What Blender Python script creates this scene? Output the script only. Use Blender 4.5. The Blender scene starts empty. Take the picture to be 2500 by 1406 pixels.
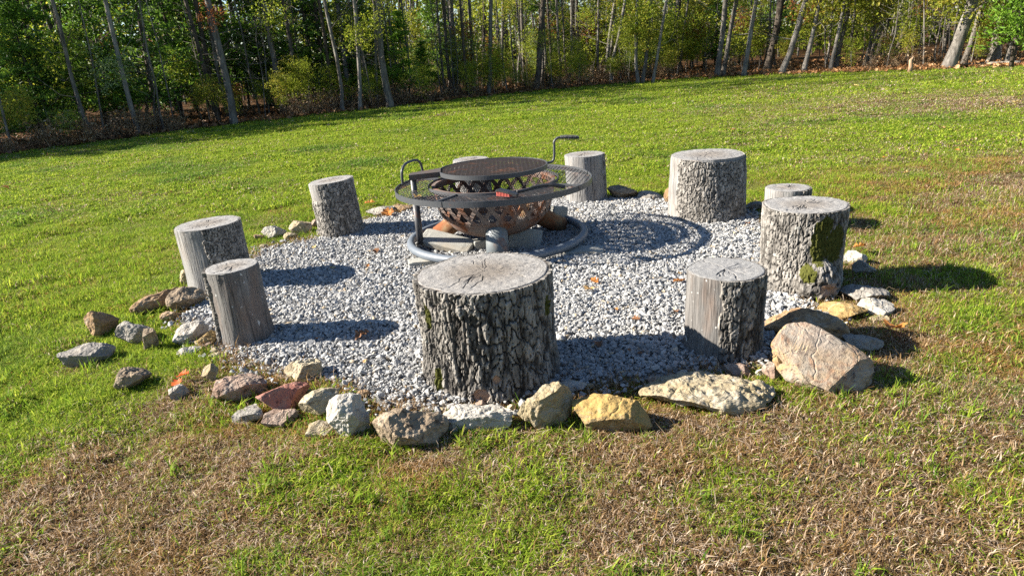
import bpy, math, random
import numpy as np
from mathutils import Matrix, Vector

random.seed(7)
RNG = np.random.default_rng(7)
R_ = math.radians
SC = bpy.context.scene
COL = SC.collection

# ---------------------------------------------------------------- camera, sky, sun, exposure
F_PX, PITCH, ROLL, CAM_H = 1696.0, R_(19.06), R_(4.15), 1.173
_f = np.array([0, math.cos(PITCH), -math.sin(PITCH)])
_u = np.array([0, math.sin(PITCH), math.cos(PITCH)])
_x = np.array([1.0, 0, 0])
_r = math.cos(ROLL) * _x - math.sin(ROLL) * _u
_t = math.sin(ROLL) * _x + math.cos(ROLL) * _u
CAMM = np.array([_r, _t, _f])
cam_d = bpy.data.cameras.new('camera')
cam_d.sensor_width = 36.0
cam_d.lens = F_PX / 2500 * 36
cam_d.clip_start = 0.02
cam_d.clip_end = 2000
cam = bpy.data.objects.new('camera', cam_d)
COL.objects.link(cam)
cam.matrix_world = Matrix(((_r[0], _t[0], -_f[0], 0), (_r[1], _t[1], -_f[1], 0), (_r[2], _t[2], -_f[2], CAM_H), (0, 0, 0, 1)))
SC.camera = cam

SUN_EL, SUN_AZ = R_(29.0), R_(176.0)          # azimuth measured from +X towards +Y, where the sun stands
world = bpy.data.worlds.new('World')
SC.world = world
world.use_nodes = True
wn = world.node_tree
wn.nodes.clear()
sky = wn.nodes.new('ShaderNodeTexSky')
sky.sky_type = 'NISHITA'
sky.sun_disc = False
sky.sun_elevation = SUN_EL
sky.sun_rotation = math.pi / 2 - SUN_AZ
sky.air_density = 1.0
sky.dust_density = 0.2
sky.ozone_density = 4.0
bg = wn.nodes.new('ShaderNodeBackground')
bg.inputs['Strength'].default_value = 0.05
wo = wn.nodes.new('ShaderNodeOutputWorld')
wn.links.new(sky.outputs[0], bg.inputs[0])
wn.links.new(bg.outputs[0], wo.inputs[0])
sun_d = bpy.data.lights.new('sun', 'SUN')
sun_d.energy = 5.0
sun_d.angle = R_(0.53)
sun_d.color = (1.0, 0.93, 0.82)
sun = bpy.data.objects.new('sun', sun_d)
COL.objects.link(sun)
sdir = Vector((math.cos(SUN_EL) * math.cos(SUN_AZ), math.cos(SUN_EL) * math.sin(SUN_AZ), math.sin(SUN_EL)))
sun.rotation_euler = sdir.to_track_quat('Z', 'Y').to_euler()
sun.location = (-20, 3, 15)
SC.view_settings.view_transform = 'Standard'
SC.view_settings.look = 'None'
SC.view_settings.gamma = 1.0
SC.view_settings.use_curve_mapping = False
SC.view_settings.exposure = 1.85
SC.render.engine = 'CYCLES'
SC.cycles.max_bounces = 6
SC.cycles.diffuse_bounces = 3
SC.cycles.transparent_max_bounces = 6
SC.cycles.caustics_reflective = False
SC.cycles.caustics_refractive = False
SC.cycles.use_denoising = False


def at(px, py, z=0.0):
    d = np.array([(px - 1250) / F_PX, -(py - 703) / F_PX, 1.0]) @ CAMM
    t = (z - CAM_H) / d[2]
    return np.array([0, 0, CAM_H]) + t * d


def at_depth(px, py, p):
    """the point seen at px, py at the same camera depth as point p"""
    dep = (CAMM @ (np.asarray(p) - [0, 0, CAM_H]))[2]
    return np.array([0, 0, CAM_H]) + dep * (np.array([(px - 1250) / F_PX, -(py - 703) / F_PX, 1.0]) @ CAMM)


def mpp(p):
    return (CAMM @ (np.asarray(p) - [0, 0, CAM_H]))[2] / F_PX


# ---------------------------------------------------------------- numpy noise
def _hash(ix, iy, iz, s):
    h = (ix.astype(np.int64) * 374761393 + iy.astype(np.int64) * 668265263 + iz.astype(np.int64) * 2147483647 + s * 974711) & 0xFFFFFFFF
    h = ((h ^ (h >> 13)) * 1274126177) & 0xFFFFFFFF
    h = ((h ^ (h >> 16)) * 2246822519) & 0xFFFFFFFF
    h = h ^ (h >> 15)
    return (h & 0xFFFFFF) / float(0xFFFFFF)


def vnoise(p, s=0):
    p = np.asarray(p, float)
    if p.shape[-1] == 2:
        p = np.concatenate([p, np.zeros(p.shape[:-1] + (1,))], -1)
    i = np.floor(p).astype(np.int64)
    f = p - i
    f = f * f * f * (f * (f * 6 - 15) + 10)
    o = 0
    for a in (0, 1):
        wx = f[..., 0] if a else 1 - f[..., 0]
        for b in (0, 1):
            wy = f[..., 1] if b else 1 - f[..., 1]
            for c in (0, 1):
                wz = f[..., 2] if c else 1 - f[..., 2]
                o = o + wx * wy * wz * _hash(i[..., 0] + a, i[..., 1] + b, i[..., 2] + c, s)
    return o * 2 - 1


def fbm(p, octv=4, s=0, g=0.5):
    o, a, n = 0, 1.0, 0
    p = np.asarray(p, float)
    for k in range(octv):
        o = o + a * vnoise(p * 2 ** k + 17.3 * k, s + k)
        n += a
        a *= g
    return o / n


def voro(u, v, wrap, s=0):
    iu, iv = np.floor(u).astype(np.int64), np.floor(v).astype(np.int64)
    f1 = np.full(u.shape, 9.0)
    f2 = f1.copy()
    idd = np.zeros(u.shape)
    z = np.zeros_like(iu)
    for a in (-1, 0, 1):
        for b in (-1, 0, 1):
            cu, cv = iu + a, iv + b
            w = np.mod(cu, wrap) if wrap else cu
            x = cu + 0.1 + 0.8 * _hash(w, cv, z, s)
            y = cv + 0.1 + 0.8 * _hash(w, cv, z, s + 5)
            d = np.hypot(x - u, y - v)
            nid = _hash(w, cv, z, s + 9)
            new = d < f1
            f2 = np.where(new, f1, np.minimum(f2, d))
            idd = np.where(new, nid, idd)
            f1 = np.where(new, d, f1)
    return f1, f2, idd


def sstep(a, b, x):
    t = np.clip((x - a) / (b - a), 0, 1)
    return t * t * (3 - 2 * t)


# ---------------------------------------------------------------- object helpers
def mesh_np(name, V, faces, mat=None, smooth=False, attrs=None):
    """faces: list of (n,k) int arrays"""
    me = bpy.data.meshes.new(name)
    V = np.asarray(V, np.float32)
    me.vertices.add(len(V))
    me.vertices.foreach_set('co', V.ravel())
    faces = [np.asarray(f, np.int32) for f in faces if len(f)]
    if faces:
        idx = np.concatenate([f.ravel() for f in faces])
        tot = np.concatenate([np.full(len(f), f.shape[1], np.int32) for f in faces])
        st = np.concatenate([[0], np.cumsum(tot)[:-1]]).astype(np.int32)
        me.loops.add(len(idx))
        me.loops.foreach_set('vertex_index', idx)
        me.polygons.add(len(tot))
        me.polygons.foreach_set('loop_start', st)
        me.polygons.foreach_set('loop_total', tot)
        me.polygons.foreach_set('use_smooth', np.full(len(tot), smooth, bool))
    for k, a in (attrs or {}).items():
        a = np.asarray(a)
        if a.ndim == 2:
            at_ = me.attributes.new(k, 'FLOAT_VECTOR', 'POINT')
            at_.data.foreach_set('vector', a.astype(np.float32).ravel())
        elif a.dtype.kind == 'i':
            at_ = me.attributes.new(k, 'INT', 'POINT')
            at_.data.foreach_set('value', a.astype(np.int32))
        else:
            at_ = me.attributes.new(k, 'FLOAT', 'POINT')
            at_.data.foreach_set('value', a.astype(np.float32))
    me.update(calc_edges=True)
    me.validate()
    if mat:
        me.materials.append(mat)
    return me


def link(name, data, parent=None, loc=(0, 0, 0), rot=(0, 0, 0), scale=(1, 1, 1)):
    o = bpy.data.objects.new(name, data)
    COL.objects.link(o)
    if parent:
        o.parent = parent
    o.location = loc
    o.rotation_euler = rot
    o.scale = scale
    return o


def tag(o, label=None, cat=None, group=None, kind=None):
    for k, v in (('label', label), ('category', cat), ('group', group), ('kind', kind)):
        if v:
            o[k] = v
    return o


def thing(name, label, cat, loc=(0, 0, 0), rz=0.0, group=None):
    return tag(link(name, None, None, tuple(loc), (0, 0, rz)), label, cat, group)


class MB:
    """collects pieces into one mesh"""

    def __init__(s):
        s.V, s.F, s.n, s.A = [], {}, 0, []

    def add(s, V, F, a=0.0):
        V = np.asarray(V, float)
        s.V.append(V)
        s.A.append(np.full(len(V), a))
        for f in F:
            f = np.asarray(f, np.int64)
            if len(f):
                s.F.setdefault(f.shape[1], []).append(f + s.n)
        s.n += len(V)
        return s

    def tube(s, P, r, n=10, closed=False, caps=True, a=0.0):
        P = np.asarray(P, float)
        m = len(P)
        r = np.broadcast_to(np.asarray(r, float), (m,))
        T = np.roll(P, -1, 0) - np.roll(P, 1, 0) if closed else np.gradient(P, axis=0)
        T /= np.linalg.norm(T, axis=1)[:, None] + 1e-12
        ref = np.array([0, 0, 1.0]) if np.abs(T[:, 2]).mean() < 0.8 else np.array([0, 1.0, 0])
        B = np.cross(T, ref)
        bad = np.linalg.norm(B, axis=1) < 1e-3
        B[bad] = np.cross(T[bad], [1.0, 0.1, 0])
        B /= np.linalg.norm(B, axis=1)[:, None]
        for i in range(1, m):
            if (B[i] * B[i - 1]).sum() < 0:
                B[i] *= -1
        N = np.cross(B, T)
        t = np.arange(n) * 2 * np.pi / n
        V = P[:, None] + r[:, None, None] * (np.cos(t)[None, :, None] * B[:, None] + np.sin(t)[None, :, None] * N[:, None])
        i, j = np.meshgrid(np.arange(m if closed else m - 1), np.arange(n), indexing='ij')
        i, j = i.ravel(), j.ravel()
        i2, j2 = (i + 1) % m, (j + 1) % n
        Q = np.stack([i * n + j, i * n + j2, i2 * n + j2, i2 * n + j], -1)
        F = [Q]
        V = V.reshape(-1, 3)
        if caps and not closed:
            F.append(np.array([np.arange(n)[::-1], (m - 1) * n + np.arange(n)]))
        return s.add(V, F, a)

    def box(s, c, d, M=None, a=0.0):
        """centre, full dims, optional 3x3 with rows = axes"""
        d = np.asarray(d, float) / 2
        k = np.array([[x, y, z] for x in (-1, 1) for y in (-1, 1) for z in (-1, 1)]) * d
        if M is not None:
            k = k @ np.asarray(M)
        return s.add(k + c, [np.array([[0, 1, 3, 2], [4, 6, 7, 5], [0, 4, 5, 1], [2, 3, 7, 6], [0, 2, 6, 4], [1, 5, 7, 3]])], a)

    def bar(s, p, q, w, h, a=0.0):
        """flat-lying bar from p to q, w across, h tall"""
        p, q = np.asarray(p, float), np.asarray(q, float)
        t = q - p
        L = np.linalg.norm(t)
        t /= L
        b = np.cross([0, 0, 1.0], t)
        b /= np.linalg.norm(b)
        return s.box((p + q) / 2, (L, w, h), [t, b, np.cross(t, b)], a)

    def sweep(s, prof, n=96, a0=0.0, a1=2 * np.pi, closed_prof=True, c=(0, 0, 0)):
        """profile list of (r, z) swept round the z axis"""
        prof = np.asarray(prof, float)
        full = abs(a1 - a0 - 2 * np.pi) < 1e-6
        t = np.linspace(a0, a1, n, endpoint=not full)
        V = np.stack([prof[None, :, 0] * np.cos(t)[:, None], prof[None, :, 0] * np.sin(t)[:, None], np.broadcast_to(prof[None, :, 1], (n, len(prof)))], -1)
        k = len(prof)
        i, j = np.meshgrid(np.arange(n if full else n - 1), np.arange(k if closed_prof else k - 1), indexing='ij')
        i, j = i.ravel(), j.ravel()
        i2, j2 = (i + 1) % n, (j + 1) % k
        F = [np.stack([i * k + j, i2 * k + j, i2 * k + j2, i * k + j2], -1)]
        if closed_prof and not full:
            F.append(np.array([np.arange(k), (n - 1) * k + np.arange(k)[::-1]]))
        return s.add(V.reshape(-1, 3) + np.asarray(c), F)

    def mesh(s, name, mat, smooth=False, akey=None):
        at_ = {akey: np.concatenate(s.A)} if akey else None
        return mesh_np(name, np.concatenate(s.V), [np.concatenate(f) for f in s.F.values()], mat, smooth, at_)

    def build(s, name, mat, parent=None, smooth=False, akey=None, **kw):
        return link(name, s.mesh(name, mat, smooth, akey), parent, **kw)


def grid_faces(n, m, wrap):
    """n columns (wrapped?), m rows; vertex index i*m+j"""
    i, j = np.meshgrid(np.arange(n if wrap else n - 1), np.arange(m - 1), indexing='ij')
    i, j = i.ravel(), j.ravel()
    i2 = (i + 1) % n
    return np.stack([i * m + j, i2 * m + j, i2 * m + j + 1, i * m + j + 1], -1)


# ---------------------------------------------------------------- node helpers
class Mat:
    def __init__(s, name):
        s.m = bpy.data.materials.new(name)
        s.m.use_nodes = True
        s.t = s.m.node_tree
        s.t.nodes.clear()
        s.out = s.t.nodes.new('ShaderNodeOutputMaterial')

    def n(s, typ, props=None, **inp):
        nd = s.t.nodes.new('ShaderNode' + typ)
        for k, v in (props or {}).items():
            setattr(nd, k, v)
        for k, v in inp.items():
            key = int(k[1:]) if k[0] == 'i' and k[1:].isdigit() else k.replace('_', ' ')
            s.set(nd.inputs[key], v)
        return nd

    def set(s, sock, v):
        if isinstance(v, bpy.types.NodeSocket):
            s.t.links.new(v, sock)
        elif isinstance(v, tuple) and len(v) == 3 and sock.type == 'RGBA':
            sock.default_value = (*v, 1)
        else:
            sock.default_value = v

    def attr(s, name, inst=False, out='Fac'):
        nd = s.n('Attribute', {'attribute_name': name, 'attribute_type': 'INSTANCER' if inst else 'GEOMETRY'})
        return nd.outputs[out]

    def obj(s, sx=1, sy=1, sz=1):
        tc = s.n('TexCoord').outputs['Object']
        if (sx, sy, sz) == (1, 1, 1):
            return tc
        return s.n('Mapping', None, Vector=tc, Scale=(sx, sy, sz)).outputs[0]

    def noise(s, vec, scale, detail=4, rough=0.55, dist=0.0):
        return s.n('TexNoise', None, Vector=vec, Scale=scale, Detail=detail, Roughness=rough, Distortion=dist).outputs['Fac']

    def ramp(s, fac, *stops):
        nd = s.n('ValToRGB', None, Fac=fac)
        e = nd.color_ramp.elements
        while len(e) < len(stops):
            e.new(0.5)
        for el, (p, c) in zip(e, stops):
            el.position = p
            el.color = (*c, 1) if isinstance(c, tuple) else (c, c, c, 1)
        return nd.outputs['Color']

    def mix(s, f, a, b, mode='MIX'):
        nd = s.n('MixRGB', {'blend_type': mode})
        s.set(nd.inputs[0], f)
        s.set(nd.inputs[1], a)
        s.set(nd.inputs[2], b)
        return nd.outputs[0]

    def math(s, op, a, b=0.0, clamp=False):
        nd = s.n('Math', {'operation': op, 'use_clamp': clamp})
        s.set(nd.inputs[0], a)
        s.set(nd.inputs[1], b)
        return nd.outputs[0]

    def bump(s, h, strength=0.5, dist=0.01):
        return s.n('Bump', None, Height=h, Strength=strength, Distance=dist).outputs[0]

    def principled(s, color, rough=0.8, normal=None, metallic=0.0, spec=0.3):
        p = s.n('BsdfPrincipled')
        s.set(p.inputs['Base Color'], color)
        s.set(p.inputs['Roughness'], rough)
        s.set(p.inputs['Metallic'], metallic)
        s.set(p.inputs['Specular IOR Level'], spec)
        if normal is not None:
            s.set(p.inputs['Normal'], normal)
        return p.outputs[0]

    def leafy(s, color, trans, tcol=None, rough=0.55, spec=0.25):
        p = s.principled(color, rough, None, 0, spec)
        t = s.n('BsdfTranslucent')
        s.set(t.inputs[0], tcol if tcol is not None else color)
        mx = s.n('MixShader')
        mx.inputs[0].default_value = trans
        s.t.links.new(p, mx.inputs[1])
        s.t.links.new(t.outputs[0], mx.inputs[2])
        return s.done(mx.outputs[0])

    def done(s, sh):
        s.t.links.new(sh, s.out.inputs[0])
        return s.m


# ---------------------------------------------------------------- materials
def m_bark(name, lo, mid, hi):
    M = Mat(name)
    v = M.obj()
    pl = M.attr('plate')
    c = M.ramp(pl, (0.05, lo), (0.45, mid), (0.95, hi))
    tone = M.attr('tone')
    c = M.mix(0.55, c, M.ramp(tone, (0.0, 0.25), (0.5, 0.55), (1.0, 0.85)), 'OVERLAY')
    n1 = M.noise(v, 14, 5, 0.65)
    c = M.mix(0.6, c, M.ramp(n1, (0.3, 0.22), (0.75, 0.85)), 'OVERLAY')
    n5 = M.noise(M.obj(110, 110, 28), 1.0, 4, 0.7)
    c = M.mix(0.6, c, M.ramp(n5, (0.3, 0.12), (0.7, 0.88)), 'OVERLAY')
    lich = M.ramp(M.noise(v, 23, 3, 0.5), (0.69, 0.0), (0.74, 0.5))
    c = M.mix(lich, c, (0.42, 0.42, 0.38))
    moss = M.attr('moss')
    ms = M.math('GREATER_THAN', M.math('ADD', moss, M.math('MULTIPLY', M.noise(v, 45, 4, 0.7), 0.9)), 1.0)
    c = M.mix(ms, c, M.mix(M.noise(v, 120, 2), (0.025, 0.03, 0.006), (0.10, 0.10, 0.02)))
    raw = M.attr('raw')
    c = M.mix(raw, c, M.mix(M.noise(v, 40, 3), (0.30, 0.17, 0.10), (0.42, 0.30, 0.22)))
    b = M.bump(M.noise(v, 160, 4, 0.7), 0.7, 0.004)
    return M.done(M.principled(c, 0.92, b, 0, 0.15))


def m_wood(name, a, b_, warm):
    """weathered barkless trunk, grain running up"""
    M = Mat(name)
    v = M.obj()
    g = M.noise(M.obj(55, 55, 4.5), 1.0, 6, 0.72, 0.9)
    c = M.mix(M.ramp(g, (0.3, 0.0), (0.7, 1.0)), a, b_)
    big = M.noise(M.obj(9, 9, 3), 1.0, 3, 0.6)
    c = M.mix(M.ramp(big, (0.48, 0.0), (0.70, 0.7)), c, warm)
    st = M.noise(M.obj(130, 130, 5), 1.0, 3, 0.6)
    c = M.mix(M.ramp(st, (0.55, 0.0), (0.66, 0.85)), c, (0.045, 0.04, 0.036))
    fl = M.noise(M.obj(40, 40, 30), 1.0, 2, 0.5)
    c = M.mix(M.ramp(fl, (0.70, 0.0), (0.74, 0.8)), c, (0.5, 0.5, 0.48))
    b = M.bump(M.math('ADD', g, st), 0.8, 0.006)
    return M.done(M.principled(c, 0.85, b, 0, 0.2))


def m_cut(name, light, dark, core):
    """sawn end: rings, radial checks, grey weathering"""
    M = Mat(name)
    v = M.obj()
    rr = M.attr('rad')
    ring = M.n('TexWave', {'wave_type': 'RINGS', 'rings_direction': 'Z'}, Vector=v, Scale=26.0, Distortion=3.0, Detail=3.0, Detail_Scale=2.0).outputs['Fac']
    n = M.noise(v, 60, 5, 0.7)
    c = M.mix(M.math('MULTIPLY', ring, 0.38), light, dark)
    c = M.mix(M.ramp(n, (0.35, 0.0), (0.75, 0.75)), c, dark)
    core_f = M.ramp(M.math('ADD', rr, M.math('MULTIPLY', M.noise(v, 9, 4), 0.35)), (0.45, 0.8), (0.95, 0.0))
    c = M.mix(core_f, c, core)
    ck = M.attr('check')
    c = M.mix(ck, c, (0.03, 0.026, 0.024))
    sp = M.noise(v, 210, 3, 0.7)
    c = M.mix(M.ramp(sp, (0.58, 0.0), (0.66, 0.6)), c, (0.07, 0.065, 0.06))
    b = M.bump(M.math('ADD', n, sp), 0.6, 0.004)
    return M.done(M.principled(c, 0.9, b, 0, 0.15))


def m_rock(name, a, b_, c_, stain=(0.10, 0.07, 0.05), top=None, side=None):
    M = Mat(name)
    oi = M.n('ObjectInfo').outputs['Random']
    v = M.n('VectorMath', {'operation': 'ADD'}, i0=M.obj(), i1=M.math('MULTIPLY', oi, 37.0)).outputs[0]
    n1 = M.noise(v, 7, 5, 0.6, 0.6)
    c = M.mix(M.ramp(n1, (0.35, 0.0), (0.62, 1.0)), a, b_)
    n2 = M.noise(v, 15, 4, 0.65, 1.0)
    c = M.mix(M.ramp(n2, (0.52, 0.0), (0.66, 0.9)), c, c_)
    n3 = M.noise(v, 42, 4, 0.7)
    c = M.mix(M.ramp(n3, (0.53, 0.0), (0.66, 0.85)), c, stain)
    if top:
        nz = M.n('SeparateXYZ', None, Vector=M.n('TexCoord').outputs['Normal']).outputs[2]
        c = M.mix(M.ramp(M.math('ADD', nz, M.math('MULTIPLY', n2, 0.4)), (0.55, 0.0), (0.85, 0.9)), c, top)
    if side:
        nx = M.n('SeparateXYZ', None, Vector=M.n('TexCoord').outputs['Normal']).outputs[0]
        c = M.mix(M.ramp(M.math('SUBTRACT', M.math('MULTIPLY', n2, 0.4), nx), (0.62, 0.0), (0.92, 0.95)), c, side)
    n4 = M.noise(v, 95, 5, 0.75)
    c = M.mix(0.3, c, M.ramp(n4, (0.3, 0.3), (0.7, 0.75)), 'OVERLAY')
    c = M.mix(1.0, c, (0.76, 0.745, 0.72), 'MULTIPLY')
    n6 = M.noise(v, 3.2, 4, 0.6, 1.2)
    c = M.mix(M.ramp(n6, (0.54, 0.0), (0.68, 0.75)), c, M.mix(0.5, stain, b_))
    cr = M.ramp(M.n('TexVoronoi', {'feature': 'DISTANCE_TO_EDGE'}, Vector=M.n('VectorMath', {'operation': 'ADD'}, i0=v, i1=M.mix(1.0, M.n('TexNoise', None, Vector=v, Scale=12.0).outputs['Color'], (0.12, 0.12, 0.12), 'MULTIPLY')).outputs[0], Scale=7.0).outputs[0], (0.0, 0.0), (0.035, 1.0))
    b = M.bump(M.math('ADD', M.math('ADD', n3, M.math('MULTIPLY', n4, 0.45)), M.math('MULTIPLY', cr, 0.4)), 0.75, 0.009)
    return M.done(M.principled(c, 0.9, b, 0, 0.2))


def m_metal(name, base, base2, rust=0.0, rough=0.5, zr=None):
    M = Mat(name)
    v = M.obj()
    n = M.noise(v, 16, 5, 0.65)
    c = M.mix(n, base, base2)
    rn = M.noise(v, 7, 6, 0.7, 0.5)
    rf = M.ramp(rn, (0.62 - rust * 0.5, 0.0), (0.80 - rust * 0.5, 1.0))
    rc = M.mix(M.noise(v, 34, 4, 0.7), (0.07, 0.025, 0.012), (0.26, 0.085, 0.025))
    c = M.mix(rf, c, rc)
    b = M.bump(M.noise(v, 120, 3, 0.6), 0.25, 0.002)
    return M.done(M.principled(c, M.math('ADD', M.math('MULTIPLY', rf, 0.3), rough, True), b, 0.0, 0.4))


BARK = m_bark('oak_bark', (0.018, 0.016, 0.014), (0.095, 0.087, 0.077), (0.235, 0.217, 0.193))
BARK_DK = m_bark('dark_oak_bark', (0.014, 0.012, 0.011), (0.085, 0.077, 0.068), (0.215, 0.198, 0.175))
WOOD_A = m_wood('silver_wood', (0.13, 0.125, 0.12), (0.32, 0.31, 0.295), (0.24, 0.20, 0.17))
WOOD_B = m_wood('grey_wood', (0.065, 0.061, 0.058), (0.21, 0.198, 0.185), (0.17, 0.115, 0.085))
CUT_A = m_cut('silver_end_grain', (0.32, 0.31, 0.295), (0.16, 0.152, 0.145), (0.19, 0.165, 0.14))
CUT_B = m_cut('grey_end_grain', (0.30, 0.295, 0.285), (0.15, 0.145, 0.14), (0.23, 0.225, 0.22))
CUT_C = m_cut('rough_end_grain', (0.33, 0.315, 0.295), (0.13, 0.12, 0.11), (0.16, 0.135, 0.11))

RK = {
    'tan': m_rock('tan_sandstone', (0.40, 0.27, 0.145), (0.31, 0.195, 0.105), (0.43, 0.36, 0.27)),
    'brown': m_rock('brown_pitted_rock', (0.36, 0.28, 0.19), (0.27, 0.21, 0.15), (0.44, 0.37, 0.28), (0.07, 0.045, 0.03)),
    'grey': m_rock('grey_limestone', (0.38, 0.36, 0.325), (0.27, 0.25, 0.225), (0.42, 0.375, 0.31), (0.11, 0.10, 0.09)),
    'white': m_rock('white_chert', (0.50, 0.485, 0.45), (0.41, 0.385, 0.345), (0.47, 0.42, 0.33), (0.26, 0.23, 0.19)),
    'cream': m_rock('cream_chert', (0.47, 0.41, 0.29), (0.38, 0.30, 0.18), (0.50, 0.475, 0.41), (0.17, 0.12, 0.07)),
    'pink': m_rock('pinkish_rock', (0.36, 0.28, 0.225), (0.31, 0.21, 0.16), (0.41, 0.37, 0.32)),
    'red': m_rock('brick_red_rock', (0.40, 0.15, 0.11), (0.44, 0.21, 0.16), (0.34, 0.23, 0.19), (0.10, 0.04, 0.035)),
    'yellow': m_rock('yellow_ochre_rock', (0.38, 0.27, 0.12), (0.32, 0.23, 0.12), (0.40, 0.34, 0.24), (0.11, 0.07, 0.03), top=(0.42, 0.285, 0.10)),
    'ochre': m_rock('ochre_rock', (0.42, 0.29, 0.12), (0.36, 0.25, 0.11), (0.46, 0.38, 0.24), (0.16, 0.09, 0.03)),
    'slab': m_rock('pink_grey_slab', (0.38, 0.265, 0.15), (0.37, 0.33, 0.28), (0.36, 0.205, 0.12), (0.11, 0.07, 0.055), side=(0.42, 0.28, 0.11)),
    'pale': m_rock('pale_mottled_rock', (0.40, 0.36, 0.28), (0.33, 0.27, 0.16), (0.42, 0.40, 0.36), (0.20, 0.15, 0.09)),
}


def m_concrete():
    M = Mat('concrete')
    v = M.obj()
    n = M.noise(v, 30, 5, 0.7)
    c = M.mix(n, (0.22, 0.22, 0.20), (0.40, 0.39, 0.35))
    c = M.mix(M.ramp(M.noise(v, 5, 3), (0.5, 0.0), (0.7, 0.5)), c, (0.36, 0.28, 0.18))
    return M.done(M.principled(c, 0.95, M.bump(M.noise(v, 220, 3, 0.7), 0.6, 0.003), 0, 0.1))


CONC = m_concrete()
STEEL = m_metal('blackened_steel', (0.042, 0.044, 0.048), (0.075, 0.078, 0.084), 0.0, 0.42)
STEEL_W = m_metal('worn_black_steel', (0.04, 0.04, 0.043), (0.075, 0.075, 0.08), 0.16, 0.5)
RUSTY = m_metal('rusty_steel', (0.10, 0.065, 0.05), (0.23, 0.185, 0.16), 0.30, 0.7)
GRATE_M = m_metal('sooty_rusted_grate', (0.022, 0.018, 0.017), (0.055, 0.042, 0.038), 0.12, 0.42)
BLUE_ST = m_metal('blue_grey_painted_steel', (0.085, 0.10, 0.12), (0.15, 0.17, 0.195), -0.02, 0.45)
LEG_M = m_metal('flaking_rusted_pipe', (0.26, 0.20, 0.10), (0.15, 0.085, 0.04), 0.52, 0.75)
LEG_F = m_metal('flaking_painted_pipe', (0.11, 0.135, 0.165), (0.20, 0.205, 0.18), 0.14, 0.5)
PLASTIC = Mat('black_plastic')
PLASTIC = PLASTIC.done(PLASTIC.principled((0.018, 0.018, 0.02), 0.4, None, 0, 0.5))
BRIST = Mat('red_bristles')
BRIST = BRIST.done(BRIST.principled((0.40, 0.09, 0.07), 0.7))


def m_gravel():
    M = Mat('limestone_gravel')
    v = M.n('TexCoord').outputs['Object']
    r = M.attr('tint', True)
    c = M.ramp(r, (0.0, (0.17, 0.17, 0.17)), (0.25, (0.26, 0.26, 0.255)), (0.65, (0.315, 0.31, 0.30)), (0.95, (0.39, 0.385, 0.37)), (0.985, (0.38, 0.30, 0.20)))
    n = M.noise(v, 90, 3, 0.6)
    c = M.mix(0.4, c, M.ramp(n, (0.3, 0.35), (0.7, 0.75)), 'OVERLAY')
    return M.done(M.principled(c, 0.85, M.bump(n, 0.3, 0.003), 0, 0.25))


GRAVEL = m_gravel()


def m_grit():
    M = Mat('gravel_bed')
    v = M.obj()
    n = M.noise(v, 90, 4, 0.7)
    return M.done(M.principled(M.mix(n, (0.16, 0.155, 0.145), (0.36, 0.35, 0.33)), 0.95, M.bump(n, 0.9, 0.01)))


def m_grass():
    """blade rnd (on the blade) against green share (on the tuft)"""
    M = Mat('lawn_grass')
    rnd = M.attr('rnd')
    r2 = M.attr('rnd2')
    g = M.attr('green', True)
    tone = M.attr('tone', True)
    isg = M.math('LESS_THAN', rnd, g)
    spk = M.attr('tone', True)
    green = M.ramp(r2, (0.0, (0.085, 0.165, 0.012)), (0.5, (0.225, 0.325, 0.024)), (1.0, (0.43, 0.46, 0.06)))
    green = M.mix(M.math('MULTIPLY', tone, 0.6), green, (0.075, 0.165, 0.035))
    dry = M.ramp(r2, (0.0, (0.085, 0.048, 0.018)), (0.35, (0.23, 0.14, 0.06)), (0.7, (0.41, 0.285, 0.165)), (1.0, (0.68, 0.57, 0.46)))
    warm = M.attr('warm', True)
    dry = M.mix(M.math('MULTIPLY', warm, 0.6), dry, (0.40, 0.225, 0.05))
    c = M.mix(isg, dry, green)
    return M.leafy(c, 0.45, c, 0.65, 0.08)


GRASS = m_grass()


def m_soil():
    M = Mat('lawn_soil')
    v = M.obj()
    n = M.noise(v, 45, 5, 0.75)
    g = M.attr('green')
    dry = M.mix(n, (0.025, 0.016, 0.010), (0.13, 0.085, 0.05))
    grn = M.mix(n, (0.055, 0.075, 0.01), (0.24, 0.28, 0.035))
    return M.done(M.principled(M.mix(g, dry, grn), 0.95, M.bump(n, 1.0, 0.03), 0, 0.05))


SOIL = m_soil()


def m_floor():
    M = Mat('forest_floor')
    v = M.obj()
    n = M.noise(v, 6, 6, 0.75)
    return M.done(M.principled(M.mix(n, (0.03, 0.018, 0.010), (0.13, 0.066, 0.03)), 0.95, M.bump(n, 1.0, 0.08), 0, 0.05))


FLOOR = m_floor()


def m_leaf(name, c0, c1, c2, trans=0.4, inst=None):
    M = Mat(name)
    r = M.attr('rnd')
    c = M.ramp(r, (0.0, c0), (0.55, c1), (1.0, c2))
    if inst:
        c = M.mix(M.math('MULTIPLY', M.attr(inst, True), 0.8), c, (0.12, 0.07, 0.04))
    return M.leafy(c, trans)


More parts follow.
